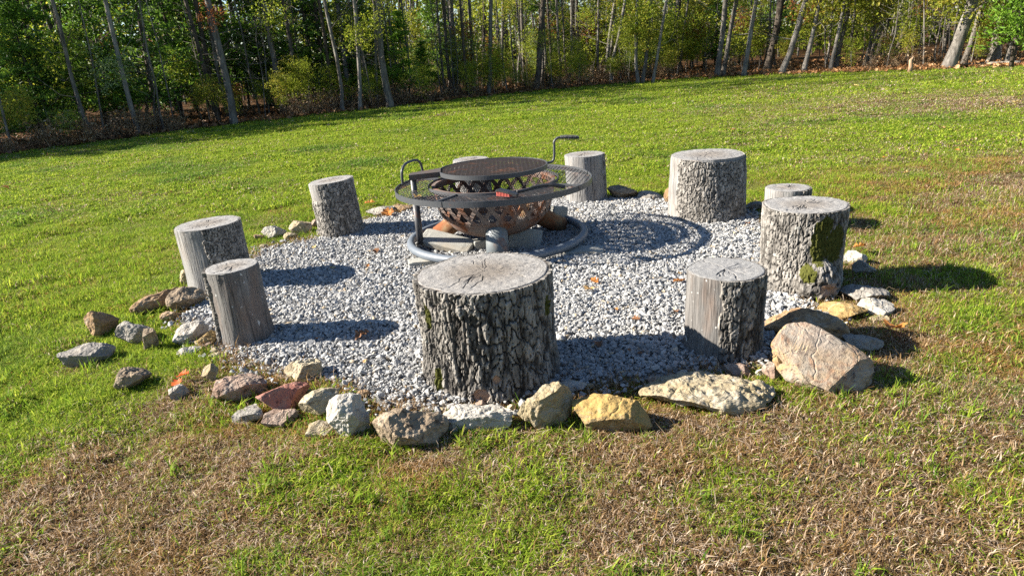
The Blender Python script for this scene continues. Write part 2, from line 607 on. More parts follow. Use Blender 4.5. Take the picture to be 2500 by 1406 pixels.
L_OAK = m_leaf('oak_leaves', (0.11, 0.16, 0.014), (0.28, 0.34, 0.03), (0.54, 0.50, 0.07), 0.55)
L_YEL = m_leaf('yellowing_leaves', (0.14, 0.18, 0.018), (0.29, 0.31, 0.035), (0.50, 0.36, 0.06), 0.5)
L_PALE = m_leaf('pale_green_leaves', (0.14, 0.20, 0.07), (0.24, 0.31, 0.13), (0.40, 0.44, 0.22), 0.5)
L_RED = m_leaf('autumn_red_leaves', (0.16, 0.05, 0.02), (0.33, 0.11, 0.03), (0.42, 0.22, 0.08), 0.45)
L_CED = m_leaf('cedar_needles', (0.04, 0.095, 0.014), (0.095, 0.185, 0.022), (0.20, 0.30, 0.035), 0.4)
L_CEDB = m_leaf('bright_cedar_needles', (0.08, 0.165, 0.014), (0.14, 0.26, 0.022), (0.23, 0.36, 0.04), 0.4)
L_LIT = m_leaf('leaf_litter_leaf', (0.20, 0.085, 0.03), (0.34, 0.17, 0.065), (0.48, 0.30, 0.15), 0.25, 'tone')
L_WEED = m_leaf('dry_weeds', (0.09, 0.05, 0.025), (0.22, 0.14, 0.075), (0.40, 0.31, 0.19), 0.3)


def m_trunk(name, a, b_):
    M = Mat(name)
    n = M.noise(M.obj(18, 18, 4), 1.0, 5, 0.7)
    c = M.mix(M.ramp(n, (0.35, 0.0), (0.65, 1.0)), a, b_)
    l = M.noise(M.obj(5, 5, 2.5), 1.0, 3, 0.5)
    c = M.mix(M.ramp(l, (0.58, 0.0), (0.70, 0.4)), c, (0.30, 0.30, 0.25))
    return M.done(M.principled(c, 0.9, M.bump(n, 0.9, 0.02), 0, 0.1))


T_GREY = m_trunk('grey_trunk_bark', (0.055, 0.047, 0.04), (0.185, 0.165, 0.14))
T_PALE = m_trunk('pale_trunk_bark', (0.085, 0.075, 0.064), (0.25, 0.225, 0.195))
T_DARK = m_trunk('dark_trunk_bark', (0.035, 0.028, 0.022), (0.105, 0.085, 0.066))


def m_fallen(name, a, b_):
    M = Mat(name)
    n = M.noise(M.obj(), 60, 3, 0.6)
    return M.leafy(M.mix(n, a, b_), 0.25)


FL = {'orange': m_fallen('orange_dead_leaf', (0.42, 0.14, 0.025), (0.52, 0.24, 0.07)),
      'tan': m_fallen('tan_dead_leaf', (0.44, 0.25, 0.09), (0.56, 0.38, 0.18)),
      'brown': m_fallen('brown_dead_leaf', (0.16, 0.075, 0.035), (0.30, 0.15, 0.075)),
      'red': m_fallen('red_dead_leaf', (0.50, 0.07, 0.015), (0.58, 0.14, 0.03)),
      'yellow': m_fallen('yellow_dead_leaf', (0.55, 0.40, 0.12), (0.62, 0.48, 0.22))}

# ---------------------------------------------------------------- scatter by geometry nodes
def scatter(name, P, rot, scale, idx, sources, attrs, mat):
    """one 'stuff' object that instances the source meshes on its points"""
    coll = bpy.data.collections.new(name + '_sources')
    for k, me in enumerate(sources):
        o = bpy.data.objects.new('%s_source_%02d' % (name, k), me)
        coll.objects.link(o)
    A = {'pick': np.asarray(idx, np.int64), 'rot': rot, 'siz': np.asarray(scale, float)}
    if A['siz'].ndim == 1:
        A['siz'] = np.repeat(A['siz'][:, None], 3, 1)
    A.update(attrs)
    me = mesh_np(name, P, [], mat, attrs=A)
    ob = link(name, me)
    ng = bpy.data.node_groups.new(name + '_scatter', 'GeometryNodeTree')
    ng.interface.new_socket('Geometry', in_out='INPUT', socket_type='NodeSocketGeometry')
    ng.interface.new_socket('Geometry', in_out='OUTPUT', socket_type='NodeSocketGeometry')
    gi, go = ng.nodes.new('NodeGroupInput'), ng.nodes.new('NodeGroupOutput')
    ci = ng.nodes.new('GeometryNodeCollectionInfo')
    ci.inputs['Collection'].default_value = coll
    ci.inputs['Separate Children'].default_value = True
    ci.inputs['Reset Children'].default_value = True
    ip = ng.nodes.new('GeometryNodeInstanceOnPoints')
    ip.inputs['Pick Instance'].default_value = True

    def na(nm, ty):
        n = ng.nodes.new('GeometryNodeInputNamedAttribute')
        n.data_type = ty
        n.inputs['Name'].default_value = nm
        return n.outputs['Attribute']
    ng.links.new(gi.outputs[0], ip.inputs['Points'])
    ng.links.new(ci.outputs[0], ip.inputs['Instance'])
    ng.links.new(na('pick', 'INT'), ip.inputs['Instance Index'])
    ng.links.new(na('rot', 'FLOAT_VECTOR'), ip.inputs['Rotation'])
    ng.links.new(na('siz', 'FLOAT_VECTOR'), ip.inputs['Scale'])
    ng.links.new(ip.outputs[0], go.inputs[0])
    md = ob.modifiers.new('scatter', 'NODES')
    md.node_group = ng
    ob['kind'] = 'stuff'
    return ob


# ---------------------------------------------------------------- plan of the place
EDGE = np.array([(-60, 13.5), (-30, 12.4), (-12, 12.2), (-8.9, 12.6), (-5.85, 15.75), (-2.67, 17.5), (0.38, 19.4), (3.3, 20.3), (5.75, 20.6), (7.65, 19.6), (9.8, 17.6), (11.9, 16.2), (16, 14.6), (30, 13), (60, 12)])


def edge_y(x):
    return np.interp(x, EDGE[:, 0], EDGE[:, 1])


PAD_PX = [(432, 778), (500, 735), (560, 690), (640, 608), (760, 583), (905, 535), (1010, 506), (1110, 492), (1300, 482), (1480, 484), (1640, 490), (1850, 520), (1890, 620), (1975, 730), (2030, 770), (1925, 850), (1880, 890), (1740, 905), (1560, 925), (1420, 950), (1290, 980), (1050, 1000), (930, 985), (830, 945), (740, 935), (640, 905), (560, 880), (520, 850)]
PAD = np.array([at(x, y)[:2] for x, y in PAD_PX])


def in_poly(P, Q):
    x, y = P[:, 0], P[:, 1]
    r = np.zeros(len(P), bool)
    a, b = Q, np.roll(Q, -1, 0)
    for (x1, y1), (x2, y2) in zip(a, b):
        c = ((y1 > y) != (y2 > y)) & (x < (x2 - x1) * (y - y1) / (y2 - y1 + 1e-12) + x1)
        r ^= c
    return r


def poly_dist(P, Q):
    d = np.full(len(P), 1e9)
    for p, q in zip(Q, np.roll(Q, -1, 0)):
        t = np.clip(((P - p) @ (q - p)) / ((q - p) @ (q - p)), 0, 1)
        d = np.minimum(d, np.hypot(*(P - (p + t[:, None] * (q - p))).T))
    return d


# greener and drier places of the lawn (photo position, radius across / along in metres, amount)
BLOBS = [(850, 1200, .20, .13, .28), (700, 1180, .16, .1, .2), (1010, 1230, .1, .08, .2), (1760, 1190, .2, .14, .35), (620, 1370, .08, .05, .5), (1000, 1390, .12, .05, .4), (1540, 1330, .2, .1, -.4),
         (120, 1000, .35, .2, .45), (130, 780, .5, .5, .25), (400, 860, .25, .25, .3), (300, 960, .3, .12, .1), (480, 1110, .25, .12, -.1), (250, 1200, .35, .15, -.35),
         (2300, 700, .5, .4, .12), (2350, 900, .35, .2, .1), (2150, 1000, .4, .2, -.1), (2200, 1300, .3, .15, -.25), (1900, 1030, .25, .1, -.3),
         (2150, 245, 3.0, 1.0, -.5), (2430, 250, 2.0, .9, -.55), (2000, 320, 1.5, .8, -.2), (2300, 300, 2, .5, .3), (1750, 210, 3, 1.0, .15), (1250, 335, 1.2, .6, .15), (1000, 420, .8, .5, .1),
         (1900, 420, .8, .6, -.15), (2250, 450, 1.0, .5, -.1), (1450, 1120, .4, .08, -.15), (2080, 1120, .4, .1, -.2), (150, 1330, .5, .15, -.15), (240, 850, .22, .14, -.3), (330, 920, .18, .10, -.3), (420, 990, .25, .1, -.3), (520, 900, .15, .1, -.35), (400, 740, .2, .15, -.3), (660, 1060, .3, .06, -.25), (2080, 830, .15, .2, -.3), (2160, 700, .15, .2, -.3), (1330, 280, 4, .5, .2), (2250, 400, 1.5, 1.0, -.2)]
BL = [(at(a, b)[:2], c, d, e) for a, b, c, d, e in BLOBS]


def greenness(x, y):
    x, y = np.asarray(x, float), np.asarray(y, float)
    p = np.stack([x, y], -1)
    far = sstep(2.2, 4.6, y - 0.55 * x)
    g = 0.27 + 0.59 * far
    g = g - 0.25 * sstep(1.2, 4.0, x) * sstep(2.5, 4.0, y) * (1 - sstep(14, 22, y)) + 0.08 * sstep(1.3, 1.9, x)
    for c, rx, ry, e in BL:
        g = g + e * np.exp(-((x - c[0]) / rx) ** 2 - ((y - c[1]) / ry) ** 2)
    near = 1 - 0.55 * sstep(3.5, 9, y)
    g = g + near * (0.45 * fbm(p * 3.2, 3, 11) + 0.50 * fbm(p * 9.0, 3, 31)) + 0.22 * fbm(p * 0.55, 3, 51) + 0.10 * fbm(p * 2.0, 3, 52) + 0.16 * sstep(4, 9, y) * fbm(np.stack([(x + y) * .18, (y - x) * 1.1], -1), 3, 57)
    return np.clip(g, 0.03, 0.97)


# lawn ground: fine near the camera, coarse to the horizon
xs = np.unique(np.concatenate([np.linspace(-400, -40, 10), np.linspace(-40, -6, 40), np.linspace(-6, 6, 200), np.linspace(6, 40, 40), np.linspace(40, 400, 10)]))
ys = np.unique(np.concatenate([np.linspace(-300, -4, 10), np.linspace(-4, 1, 20), np.linspace(1, 7, 120), np.linspace(7, 30, 60), np.linspace(30, 500, 12)]))
X, Y = np.meshgrid(xs, ys, indexing='ij')
PP = np.stack([X.ravel(), Y.ravel()], -1)
nr = np.exp(-(np.hypot(PP[:, 0], PP[:, 1] - 4) / 9) ** 2)
inpad = in_poly(PP, PAD)
Z = 0.02 * fbm(PP * 1.3, 3, 3) * nr * (~inpad) + 0.012 * fbm(PP * 6, 2, 4) * nr * (~inpad) - 0.012
Z = np.where(inpad, -0.02, Z)


def ground_z(x, y):
    p = np.stack([x, y], -1)
    n_ = np.exp(-(np.hypot(p[:, 0], p[:, 1] - 4) / 9) ** 2)
    return 0.02 * fbm(p * 1.3, 3, 3) * n_ + 0.012 * fbm(p * 6, 2, 4) * n_ - 0.012


me = mesh_np('lawn', np.stack([PP[:, 0], PP[:, 1], Z], -1), [grid_faces(len(xs), len(ys), False)], SOIL, True, {'green': greenness(PP[:, 0], PP[:, 1])})
tag(link('lawn', me), 'patchy mown lawn sloping past the fire pit to the wood', 'lawn', kind='structure')

# forest floor sheet behind the lawn edge
fx = np.linspace(-60, 60, 121)
rows = [edge_y(fx) + d + (0.25 * fbm(np.stack([fx * 1.5, fx * 0], -1), 3, 8) if d < 1 else 0) for d in (0, 2, 6, 14, 30, 60, 120)]
V = np.stack([np.stack([fx, r, np.full_like(fx, 0.004 + 0.002 * k)], -1) for k, r in enumerate(rows)], 1).reshape(-1, 3)
me = mesh_np('forest_floor', V, [grid_faces(len(fx), len(rows), False)], FLOOR, True)
tag(link('forest_floor', me), 'brown leaf covered floor of the wood', 'forest floor', kind='structure')

# gravel bed under the loose stones
ang = np.linspace(0, 2 * np.pi, len(PAD), endpoint=False)
cen = PAD.mean(0)
V = np.concatenate([[[cen[0], cen[1], 0.0]], np.column_stack([PAD, np.full(len(PAD), -0.004)])])
k = len(PAD)
me = mesh_np('gravel_bed', V, [np.array([[0, 1 + i, 1 + (i + 1) % k] for i in range(k)])], m_grit(), True)
tag(link('gravel_bed', me), 'round bed of grit under the loose gravel', 'gravel bed', kind='structure')

# loose gravel
def pebble(seed):
    r = np.random.default_rng(seed)
    V, F = ico(1)
    for q in range(11):
        n = r.normal(size=3)
        n /= np.linalg.norm(n)
        d = r.uniform(0.34, 0.7)
        V = V - np.maximum(0, V @ n - d)[:, None] * n
    V = V * [1, r.uniform(0.65, 0.95), r.uniform(0.5, 0.8)]
    return V, F


_ICO = {}


def ico(sub):
    if sub in _ICO:
        V, F = _ICO[sub]
        return V.copy(), F
    t = (1 + 5 ** 0.5) / 2
    V = np.array([(-1, t, 0), (1, t, 0), (-1, -t, 0), (1, -t, 0), (0, -1, t), (0, 1, t), (0, -1, -t), (0, 1, -t), (t, 0, -1), (t, 0, 1), (-t, 0, -1), (-t, 0, 1)], float)
    V /= np.linalg.norm(V[0])
    F = np.array([(0, 11, 5), (0, 5, 1), (0, 1, 7), (0, 7, 10), (0, 10, 11), (1, 5, 9), (5, 11, 4), (11, 10, 2), (10, 7, 6), (7, 1, 8), (3, 9, 4), (3, 4, 2), (3, 2, 6), (3, 6, 8), (3, 8, 9), (4, 9, 5), (2, 4, 11), (6, 2, 10), (8, 6, 7), (9, 8, 1)])
    for s in range(sub):
        E = np.concatenate([F[:, [0, 1]], F[:, [1, 2]], F[:, [2, 0]]])
        E.sort(axis=1)
        u, inv = np.unique(E, axis=0, return_inverse=True)
        inv = inv.ravel()
        mid = V[u].mean(1)
        mid /= np.linalg.norm(mid, axis=1)[:, None]
        n, m = len(V), len(F)
        a, b, c = inv[:m] + n, inv[m:2 * m] + n, inv[2 * m:] + n
        V = np.concatenate([V, mid])
        F = np.concatenate([np.stack([F[:, 0], a, c], -1), np.stack([F[:, 1], b, a], -1), np.stack([F[:, 2], c, b], -1), np.stack([a, b, c], -1)])
    _ICO[sub] = (V, F)
    return V.copy(), F


src = []
for q in range(24):
    V, F = pebble(100 + q)
    src.append(mesh_np('gravel_stone', V, [F], GRAVEL, False))
lo, hi = PAD.min(0) - 0.1, PAD.max(0) + 0.1
n = 175000
P = RNG.uniform(lo, hi, (n, 2))
dd = poly_dist(P, PAD)
ins = in_poly(P, PAD)
keep = (ins & (RNG.random(n) < sstep(-0.02, 0.10, dd) * 0.92 + 0.08)) | (~ins & (dd < 0.09) & (RNG.random(n) < 0.10))
P = P[keep]
n = len(P)
hz = 0.010 * fbm(P * 3.0, 3, 71) + 0.007
z = hz + RNG.uniform(-0.004, 0.008, n)
sz = np.clip(RNG.lognormal(math.log(0.0094), 0.42, n), 0.004, 0.026)
scatter('gravel', np.column_stack([P, z]), RNG.uniform(-3.14, 3.14, (n, 3)) * [0.3, 0.3, 1], sz, RNG.integers(0, 24, n), src, {'tint': RNG.random(n)}, GRAVEL)
tag(bpy.data.objects['gravel'], 'loose pale limestone gravel around the fire pit', 'gravel')

# ---------------------------------------------------------------- lawn grass
def grass_tuft(seed, nb, rad, hmin, hmax, wid, erect=0.5):
    r = np.random.default_rng(seed)
    b = rad * np.sqrt(r.random(nb))
    a = r.uniform(0, 6.283, nb)
    base = np.stack([b * np.cos(a), b * np.sin(a), np.full(nb, -0.004)], -1)
    rnd = r.random(nb)
    h = r.uniform(hmin, hmax, nb) * (1.0 - 0.25 * (rnd > 0.5))
    az = r.uniform(0, 6.283, nb)
    lean = np.where(rnd < 0.5, r.uniform(0.2, 1.5, nb), r.uniform(0.7, 1.9, nb)) * (1.45 - erect)
    d = np.stack([np.cos(az), np.sin(az), 0 * az], -1)
    s = np.stack([-np.sin(az + r.normal(0, .6, nb)), np.cos(az), 0 * az], -1)
    w = wid * r.uniform(0.6, 1.3, nb)
    V = []
    pts = [base]
    for k_, f in ((1, 0.5), (2, 1.0)):
        ln = lean * (0.45 if k_ == 1 else 1.0)
        up = h * f * np.cos(np.clip(ln, 0, 1.45))
        out = h * f * np.sin(np.clip(ln, 0, 1.5))
        pts.append(base + d * out[:, None] + np.stack([0 * up, 0 * up, up + 0.004], -1))
    V = np.stack([pts[0] - s * w[:, None] / 2, pts[0] + s * w[:, None] / 2, pts[1] + s * w[:, None] * .45, pts[1] - s * w[:, None] * .45, pts[2]], 1).reshape(-1, 3)
    o = np.arange(nb) * 5
    return mesh_np('grass_tuft', V, [np.stack([o, o + 1, o + 2, o + 3], -1), np.stack([o + 3, o + 2, o + 4], -1)], GRASS, False, {'rnd': np.repeat(rnd, 5), 'rnd2': np.repeat(r.random(nb), 5)})


tufts = [grass_tuft(200 + q, 62, 0.055, 0.014, 0.046, 0.0025) for q in range(10)] + [grass_tuft(230 + q, 70, 0.10, 0.02, 0.048, 0.0060) for q in range(8)]


def lawn_points(n, y0, y1):
    """points in the part of the lawn the photo could see, evenly by area"""
    hw = lambda y: 0.86 * y + 0.9
    y = np.sqrt(RNG.uniform(y0 ** 2, y1 ** 2, n))
    x = RNG.uniform(-1, 1, n) * hw(y)
    return x, y


parts = []
for n, y0, y1, a, b, s0, s1 in ((21000, 0.9, 3.2, 0, 10, 0.75, 1.25), (20000, 3.0, 6.5, 0, 10, 0.9, 1.5), (26000, 6.0, 12.5, 10, 18, 0.9, 1.4), (24000, 12, 22, 10, 18, 1.3, 2.1)):
    x, y = lawn_points(n, y0, y1)
    parts.append((x, y, RNG.integers(a, b, n), RNG.uniform(s0, s1, n)))
x, y, idx, s_ = (np.concatenate([p[k] for p in parts]) for k in range(4))
P = np.stack([x, y], -1)
near_pad = (np.abs(x) < 3) & (y < 7)
dp = np.full(len(x), 9.0)
dp[near_pad] = poly_dist(P[near_pad], PAD)
inp = np.zeros(len(x), bool)
inp[near_pad] = in_poly(P[near_pad], PAD)
ok = (~inp) & (y < edge_y(x) + 0.1 + 0.3 * fbm(np.stack([x * 2, 0 * x], -1), 2, 9)) & ~((dp < 0.05) & (RNG.random(len(x)) < 0.7))
x, y, idx, s_, dp = x[ok], y[ok], idx[ok], s_[ok], dp[ok]
g = greenness(x, y) + RNG.normal(0, 1, len(x)) * np.where(y > 4, .20, .12)
cl = fbm(np.stack([x, y], -1) * np.where(y < 5, 1.0, .55)[:, None] * 7.0, 3, 79)
thin = (RNG.random(len(x)) < (0.75 + 0.25 * sstep(0.0, 0.35, g + 0.25 * fbm(np.stack([x, y], -1) * 5, 2, 77))) * (0.5 + 0.5 * sstep(-.45, .0, cl) + .5 * (y < 4)))
s_ = s_ * (1 + .75 * np.clip(cl, -.28, .6))
x, y, idx, s_, g, dp = (q[thin] for q in (x, y, idx, s_, g, dp))
n = len(x)
warm = np.clip(sstep(0.0, 0.6, fbm(np.stack([x, y], -1) * 2.2, 3, 91) + 0.15) + 0.5 * (dp < 0.12), 0, 1) * (y < 6)
tone = np.clip(fbm(np.stack([x, y], -1) * 1.1, 3, 95) * 1.6, 0, 1)
gz = ground_z(x, y)
sz = np.stack([s_, s_, s_ * RNG.uniform(0.45, 0.95, n) * np.where(g < 0.35, 0.75, 1.0) * (1 - .35 * sstep(4, 8, y))], -1)
scatter('grass', np.column_stack([x, y, gz]), np.column_stack([RNG.normal(0, .08, n), RNG.normal(0, .08, n), RNG.uniform(-3.14, 3.14, n)]), sz, idx, tufts, {'green': g, 'warm': warm, 'tone': tone}, GRASS)
tag(bpy.data.objects['grass'], 'short patchy grass, green at the back and dry in front', 'grass')

# longer sprigs by the stones and in the foreground
sprig = [grass_tuft(300 + q, 13, 0.022, 0.035, 0.085, 0.0042, 0.85) for q in range(6)]
pts = []
SPR = [(870, 1190, 14, .12), (700, 1190, 8, .1), (980, 1240, 6, .06), (1000, 1380, 7, .08), (620, 1380, 6, .06), (1170, 1080, 8, .05), (1500, 1040, 6, .1), (1290, 1020, 7, .06), (1420, 1060, 5, .06), (640, 1010, 6, .07), (820, 1040, 6, .06), (460, 860, 9, .06), (425, 830, 8, .05), (1935, 925, 8, .04), (2040, 975, 9, .1),
       (2300, 690, 25, .3), (2420, 660, 20, .25), (2150, 990, 8, .12), (2330, 1000, 10, .2), (1700, 1150, 8, .15), (100, 980, 25, .22), (350, 790, 14, .15), (250, 900, 10, .15), (560, 1000, 8, .08), (2080, 640, 10, .15), (2200, 560, 12, .3), (700, 480, 20, .5), (300, 600, 25, .5), (500, 480, 20, .5), (940, 1085, 8, .08), (960, 1110, 6, .06), (1730, 1260, 5, .1), (2130, 1350, 4, .1), (2260, 1160, 6, .15)]
for a, b, c, d in SPR:
    w_ = at(a, b)
    for q in range(c):
        pts.append((w_[0] + RNG.normal(0, d * .6), w_[1] + RNG.normal(0, d * .5)))
pts = np.array(pts + [(x_, y_) for x_, y_ in zip(*lawn_points(260, 1.0, 5.5))])
pts = pts[~in_poly(pts, PAD) & (pts[:, 1] > 0.9)]
n = len(pts)
scatter('long_grass', np.column_stack([pts, ground_z(pts[:, 0], pts[:, 1])]), np.column_stack([RNG.normal(0, .15, n), RNG.normal(0, .15, n), RNG.uniform(-3.14, 3.14, n)]), RNG.uniform(0.5, 1.15, n), RNG.integers(0, 6, n), sprig, {'green': np.full(n, 0.93), 'warm': np.zeros(n), 'tone': RNG.random(n)}, GRASS)
tag(bpy.data.objects['long_grass'], 'longer green grass blades standing up from the lawn', 'grass')
# pale dead straws lying on the lawn
straw = [grass_tuft(330 + q, 16, 0.07, 0.03, 0.085, 0.0024, 0.05) for q in range(6)]
x, y = lawn_points(5200, 0.95, 4.8)
pts = np.stack([x, y], -1)
pts = pts[~in_poly(pts, PAD) & (RNG.random(len(x)) < sstep(0.75, 0.25, greenness(x, y)))]
ring = np.array([PAD[i] + (PAD[(i + 1) % len(PAD)] - PAD[i]) * RNG.random() + RNG.normal(0, .05, 2) for i in RNG.integers(0, len(PAD), 620)])
pts = np.concatenate([pts, ring])
n = len(pts)
scatter('dead_straw', np.column_stack([pts, ground_z(pts[:, 0], pts[:, 1]) + .004]), np.column_stack([RNG.normal(0, .1, n), RNG.normal(0, .1, n), RNG.uniform(-3.14, 3.14, n)]), RNG.uniform(0.5, 1.1, n), RNG.integers(0, 6, n), straw, {'green': np.full(n, -0.1), 'warm': RNG.random(n) * .6, 'tone': RNG.random(n)}, GRASS)
tag(bpy.data.objects['dead_straw'], 'pale dead grass stems lying on the dry lawn', 'straw')

# ---------------------------------------------------------------- log seats
def log_seat(label, c, R, H, seed, bark=None, cell=(0.022, 0.034), deep=0.012, res=0.005, flare=0.06, wood=WOOD_A, cut=CUT_A, bk=BARK, moss=None, raw=None, tilt=(0, 0), topdip=None, burl=None, root=None, nobark=None, furrow=0.5):
    t = thing('log_seat', label, 'log seat', (c[0], c[1], 0.0))
    t.rotation_euler = (tilt[0], tilt[1], 0)
    Rw = R - deep * 0.75
    nt = int(2 * np.pi * R / res)
    nz = max(int((H + 0.03) / res), 12)
    th = np.arange(nt) * 2 * np.pi / nt

    def body(TH, z):
        q = np.stack([np.cos(TH) * 1.3 + seed, np.sin(TH) * 1.3, z * 1.5], -1)
        r = Rw * (1 + 0.085 * fbm(q, 2, seed) + flare * np.clip(1 - z / (0.45 * H), 0, 1) ** 2)
        if root:
            for a, amp, wd in root:
                d = np.angle(np.exp(1j * (TH - R_(a))))
                r = r + amp * np.exp(-(d / wd) ** 2) * np.clip(1 - z / (0.6 * H), 0, 1) ** 2
        return r
    # wood core
    zz = np.linspace(-0.03, H, 26)
    TH, ZZ = np.meshgrid(th[::3] if nt > 120 else th, zz, indexing='ij')
    r = body(TH, ZZ) + 0.005 * fbm(np.stack([np.cos(TH) * R / .014, np.sin(TH) * R / .014, ZZ * 5], -1), 3, seed + 3)
    r[:, -1] -= 0.002
    V = np.stack([r * np.cos(TH), r * np.sin(TH), ZZ], -1).reshape(-1, 3)
    link('wood', mesh_np('wood', V, [grid_faces(len(TH), len(zz), True)], wood, True), t)
    # sawn top
    nr_ = max(int(Rw / (res * 1.1)), 18)
    n2 = max(int(nt * (2 if R > .2 else 1.3)), 180)
    t2 = np.arange(n2) * 2 * np.pi / n2
    rr = np.linspace(0.02, 1.0, nr_)
    T2, RR = np.meshgrid(t2, rr, indexing='ij')
    rb = body(T2, np.full_like(T2, H))
    r_ = np.random.default_rng(seed)
    ck = np.zeros_like(T2)
    for q in range(15):
        a, w, l0, l1 = r_.uniform(0, 6.283), r_.uniform(0.0012, 0.0032), r_.uniform(0, 0.3), r_.uniform(0.5, 1.0)
        d = np.abs(np.angle(np.exp(1j * (T2 - a - 0.15 * vnoise(np.stack([RR * 5, RR * 0 + q], -1), seed))))) * RR * R
        ck = np.maximum(ck, sstep(w, w * 0.2, d) * sstep(l0, l0 + .1, RR) * sstep(l1, l1 - .15, RR))
    xx, yy = RR * rb * np.cos(T2), RR * rb * np.sin(T2)
    zt = H + 0.0025 * fbm(np.stack([xx, yy], -1) * 40, 3, seed + 2) - 0.007 * ck
    if topdip:
        a, amp = topdip
        zt = zt - amp * sstep(0.2, 1.0, (xx * math.cos(R_(a)) + yy * math.sin(R_(a))) / R)
    zt = np.where(RR > 0.985, zt - 0.003, zt)
    V = np.concatenate([np.stack([xx, yy, zt], -1).reshape(-1, 3), [[0, 0, H - 0.002]]])
    F = grid_faces(n2, nr_, True)
    cidx = len(V) - 1
    tri = np.stack([np.full(n2, cidx), np.arange(n2) * nr_, ((np.arange(n2) + 1) % n2) * nr_], -1)
    link('cut_top', mesh_np('cut_top', V, [F, tri], cut, True, {'rad': np.append(RR.ravel(), 0), 'check': np.append(ck.ravel(), 0)}), t)
    # bark shell
    if bark is not None:
        zz = np.linspace(-0.03, H - 0.001, nz)
        TH, ZZ = np.meshgrid(th, zz, indexing='ij')
        edge = 0.12 * fbm(np.stack([ZZ * 22, TH * 2.5], -1), 3, seed + 21)
        m = np.zeros_like(TH)
        for a0, a1 in bark:
            mid, hw = R_((a0 + a1) / 2), R_((a1 - a0) / 2)
            d = np.abs(np.angle(np.exp(1j * (TH - mid)))) if hw < 3.1 else np.zeros_like(TH)
            m = np.maximum(m, sstep(hw + 0.02, hw - 0.03, d + edge))
        if nobark:
            for a0, a1, z0, z1 in nobark:
                mid, hw = R_((a0 + a1) / 2), R_((a1 - a0) / 2)
                d = np.abs(np.angle(np.exp(1j * (TH - mid))))
                m = m * (1 - sstep(hw + .03, hw - .03, d + edge) * sstep(z0 * H - .01, z0 * H + .02, ZZ + .05 * edge) * sstep(z1 * H + .02, z1 * H - .01, ZZ))
        wr = 0.8 * fbm(np.stack([np.cos(TH) * 6 + seed, np.sin(TH) * 6, ZZ * 16], -1), 3, seed + 31)
        wr2 = 0.8 * fbm(np.stack([np.cos(TH) * 7 + 9, np.sin(TH) * 7, ZZ * 14 + seed], -1), 3, seed + 35)
        nc = max(int(round(2 * np.pi * R / cell[0])), 6)
        f1, f2, idd = voro(TH / (2 * np.pi) * nc + wr, ZZ / (cell[1] * 1.25) + wr2 + seed * 3.7, nc, seed)
        plate = 0.25 + 0.75 * sstep(0.02, 0.15, f2 - f1)
        plate = plate * (0.9 + 0.1 * sstep(0.7, 0.2, f1))
        fur = np.abs(fbm(np.stack([np.cos(TH) * R / .05 + 4, np.sin(TH) * R / .05, ZZ * 4.5 + wr * .3], -1), 3, seed + 41))
        plate = plate * (1 - furrow * (1 - sstep(0.02, 0.16, fur)))
        plate = plate * (0.74 + 0.26 * idd) + 0.34 * fbm(np.stack([np.cos(TH) * R / .006, np.sin(TH) * R / .006, ZZ / .020], -1), 3, seed + 47)
        plate = np.clip(plate, 0, 1.15)
        r = body(TH, ZZ) - 0.003 + m * (0.004 + deep * plate)
        if burl:
            a, zb, br = burl
            d2 = (np.angle(np.exp(1j * (TH - R_(a)))) * R / br) ** 2 + ((ZZ - zb) / br) ** 2
            r = r + br * 0.85 * np.sqrt(np.clip(1 - d2, 0, 1)) * (0.85 + 0.2 * fbm(np.stack([TH * 9, ZZ * 40], -1), 2, seed))
        mo = np.zeros_like(TH)
        for a, zc, wa, wz in (moss or []):
            d = np.angle(np.exp(1j * (TH - R_(a))))
            mo = np.maximum(mo, np.exp(-(d / wa) ** 2 - ((ZZ - zc) / wz) ** 2))
        ra = np.zeros_like(TH)
        for a, zc, wa, wz in (raw or []):
            d = np.angle(np.exp(1j * (TH - R_(a))))
            e = np.exp(-(d / wa) ** 2 - ((ZZ - zc) / wz) ** 2) + 0.35 * wr
            ra = np.maximum(ra, sstep(.45, .6, e))
        r = r - deep * .8 * plate * ra
        cols = [np.stack([r * np.cos(TH), r * np.sin(TH), ZZ], -1)]
        lip = body(th, np.full_like(th, H)) - 0.004
        lz = H - 0.003 + 0 * th
        if topdip:
            a, amp = topdip
            dz = amp * sstep(0.2, 1.0, np.cos(th - R_(a)))
            sc_ = np.clip((ZZ - 0.6 * H) / (0.4 * H), 0, 1)
            cols[0][..., 2] -= dz[:, None] * sc_
            lz = lz - dz
        lipv = np.stack([lip * np.cos(th), lip * np.sin(th), lz], -1)[:, None]
        V = np.concatenate([cols[0], lipv], 1)
        F = grid_faces(nt, nz + 1, True)
        m2 = np.concatenate([m, m[:, -1:]], 1).ravel()
        F = F[(m2[F].max(1) > 0.05)]
        pad1 = lambda A: np.concatenate([A, A[:, -1:]], 1).ravel()
        link('bark', mesh_np('bark', V.reshape(-1, 3), [F], bk, False, {'plate': pad1(plate), 'tone': pad1(0.5 * idd + 0.5 * (0.5 + 0.5 * wr)), 'moss': pad1(mo), 'raw': pad1(ra)}), t)
    return t


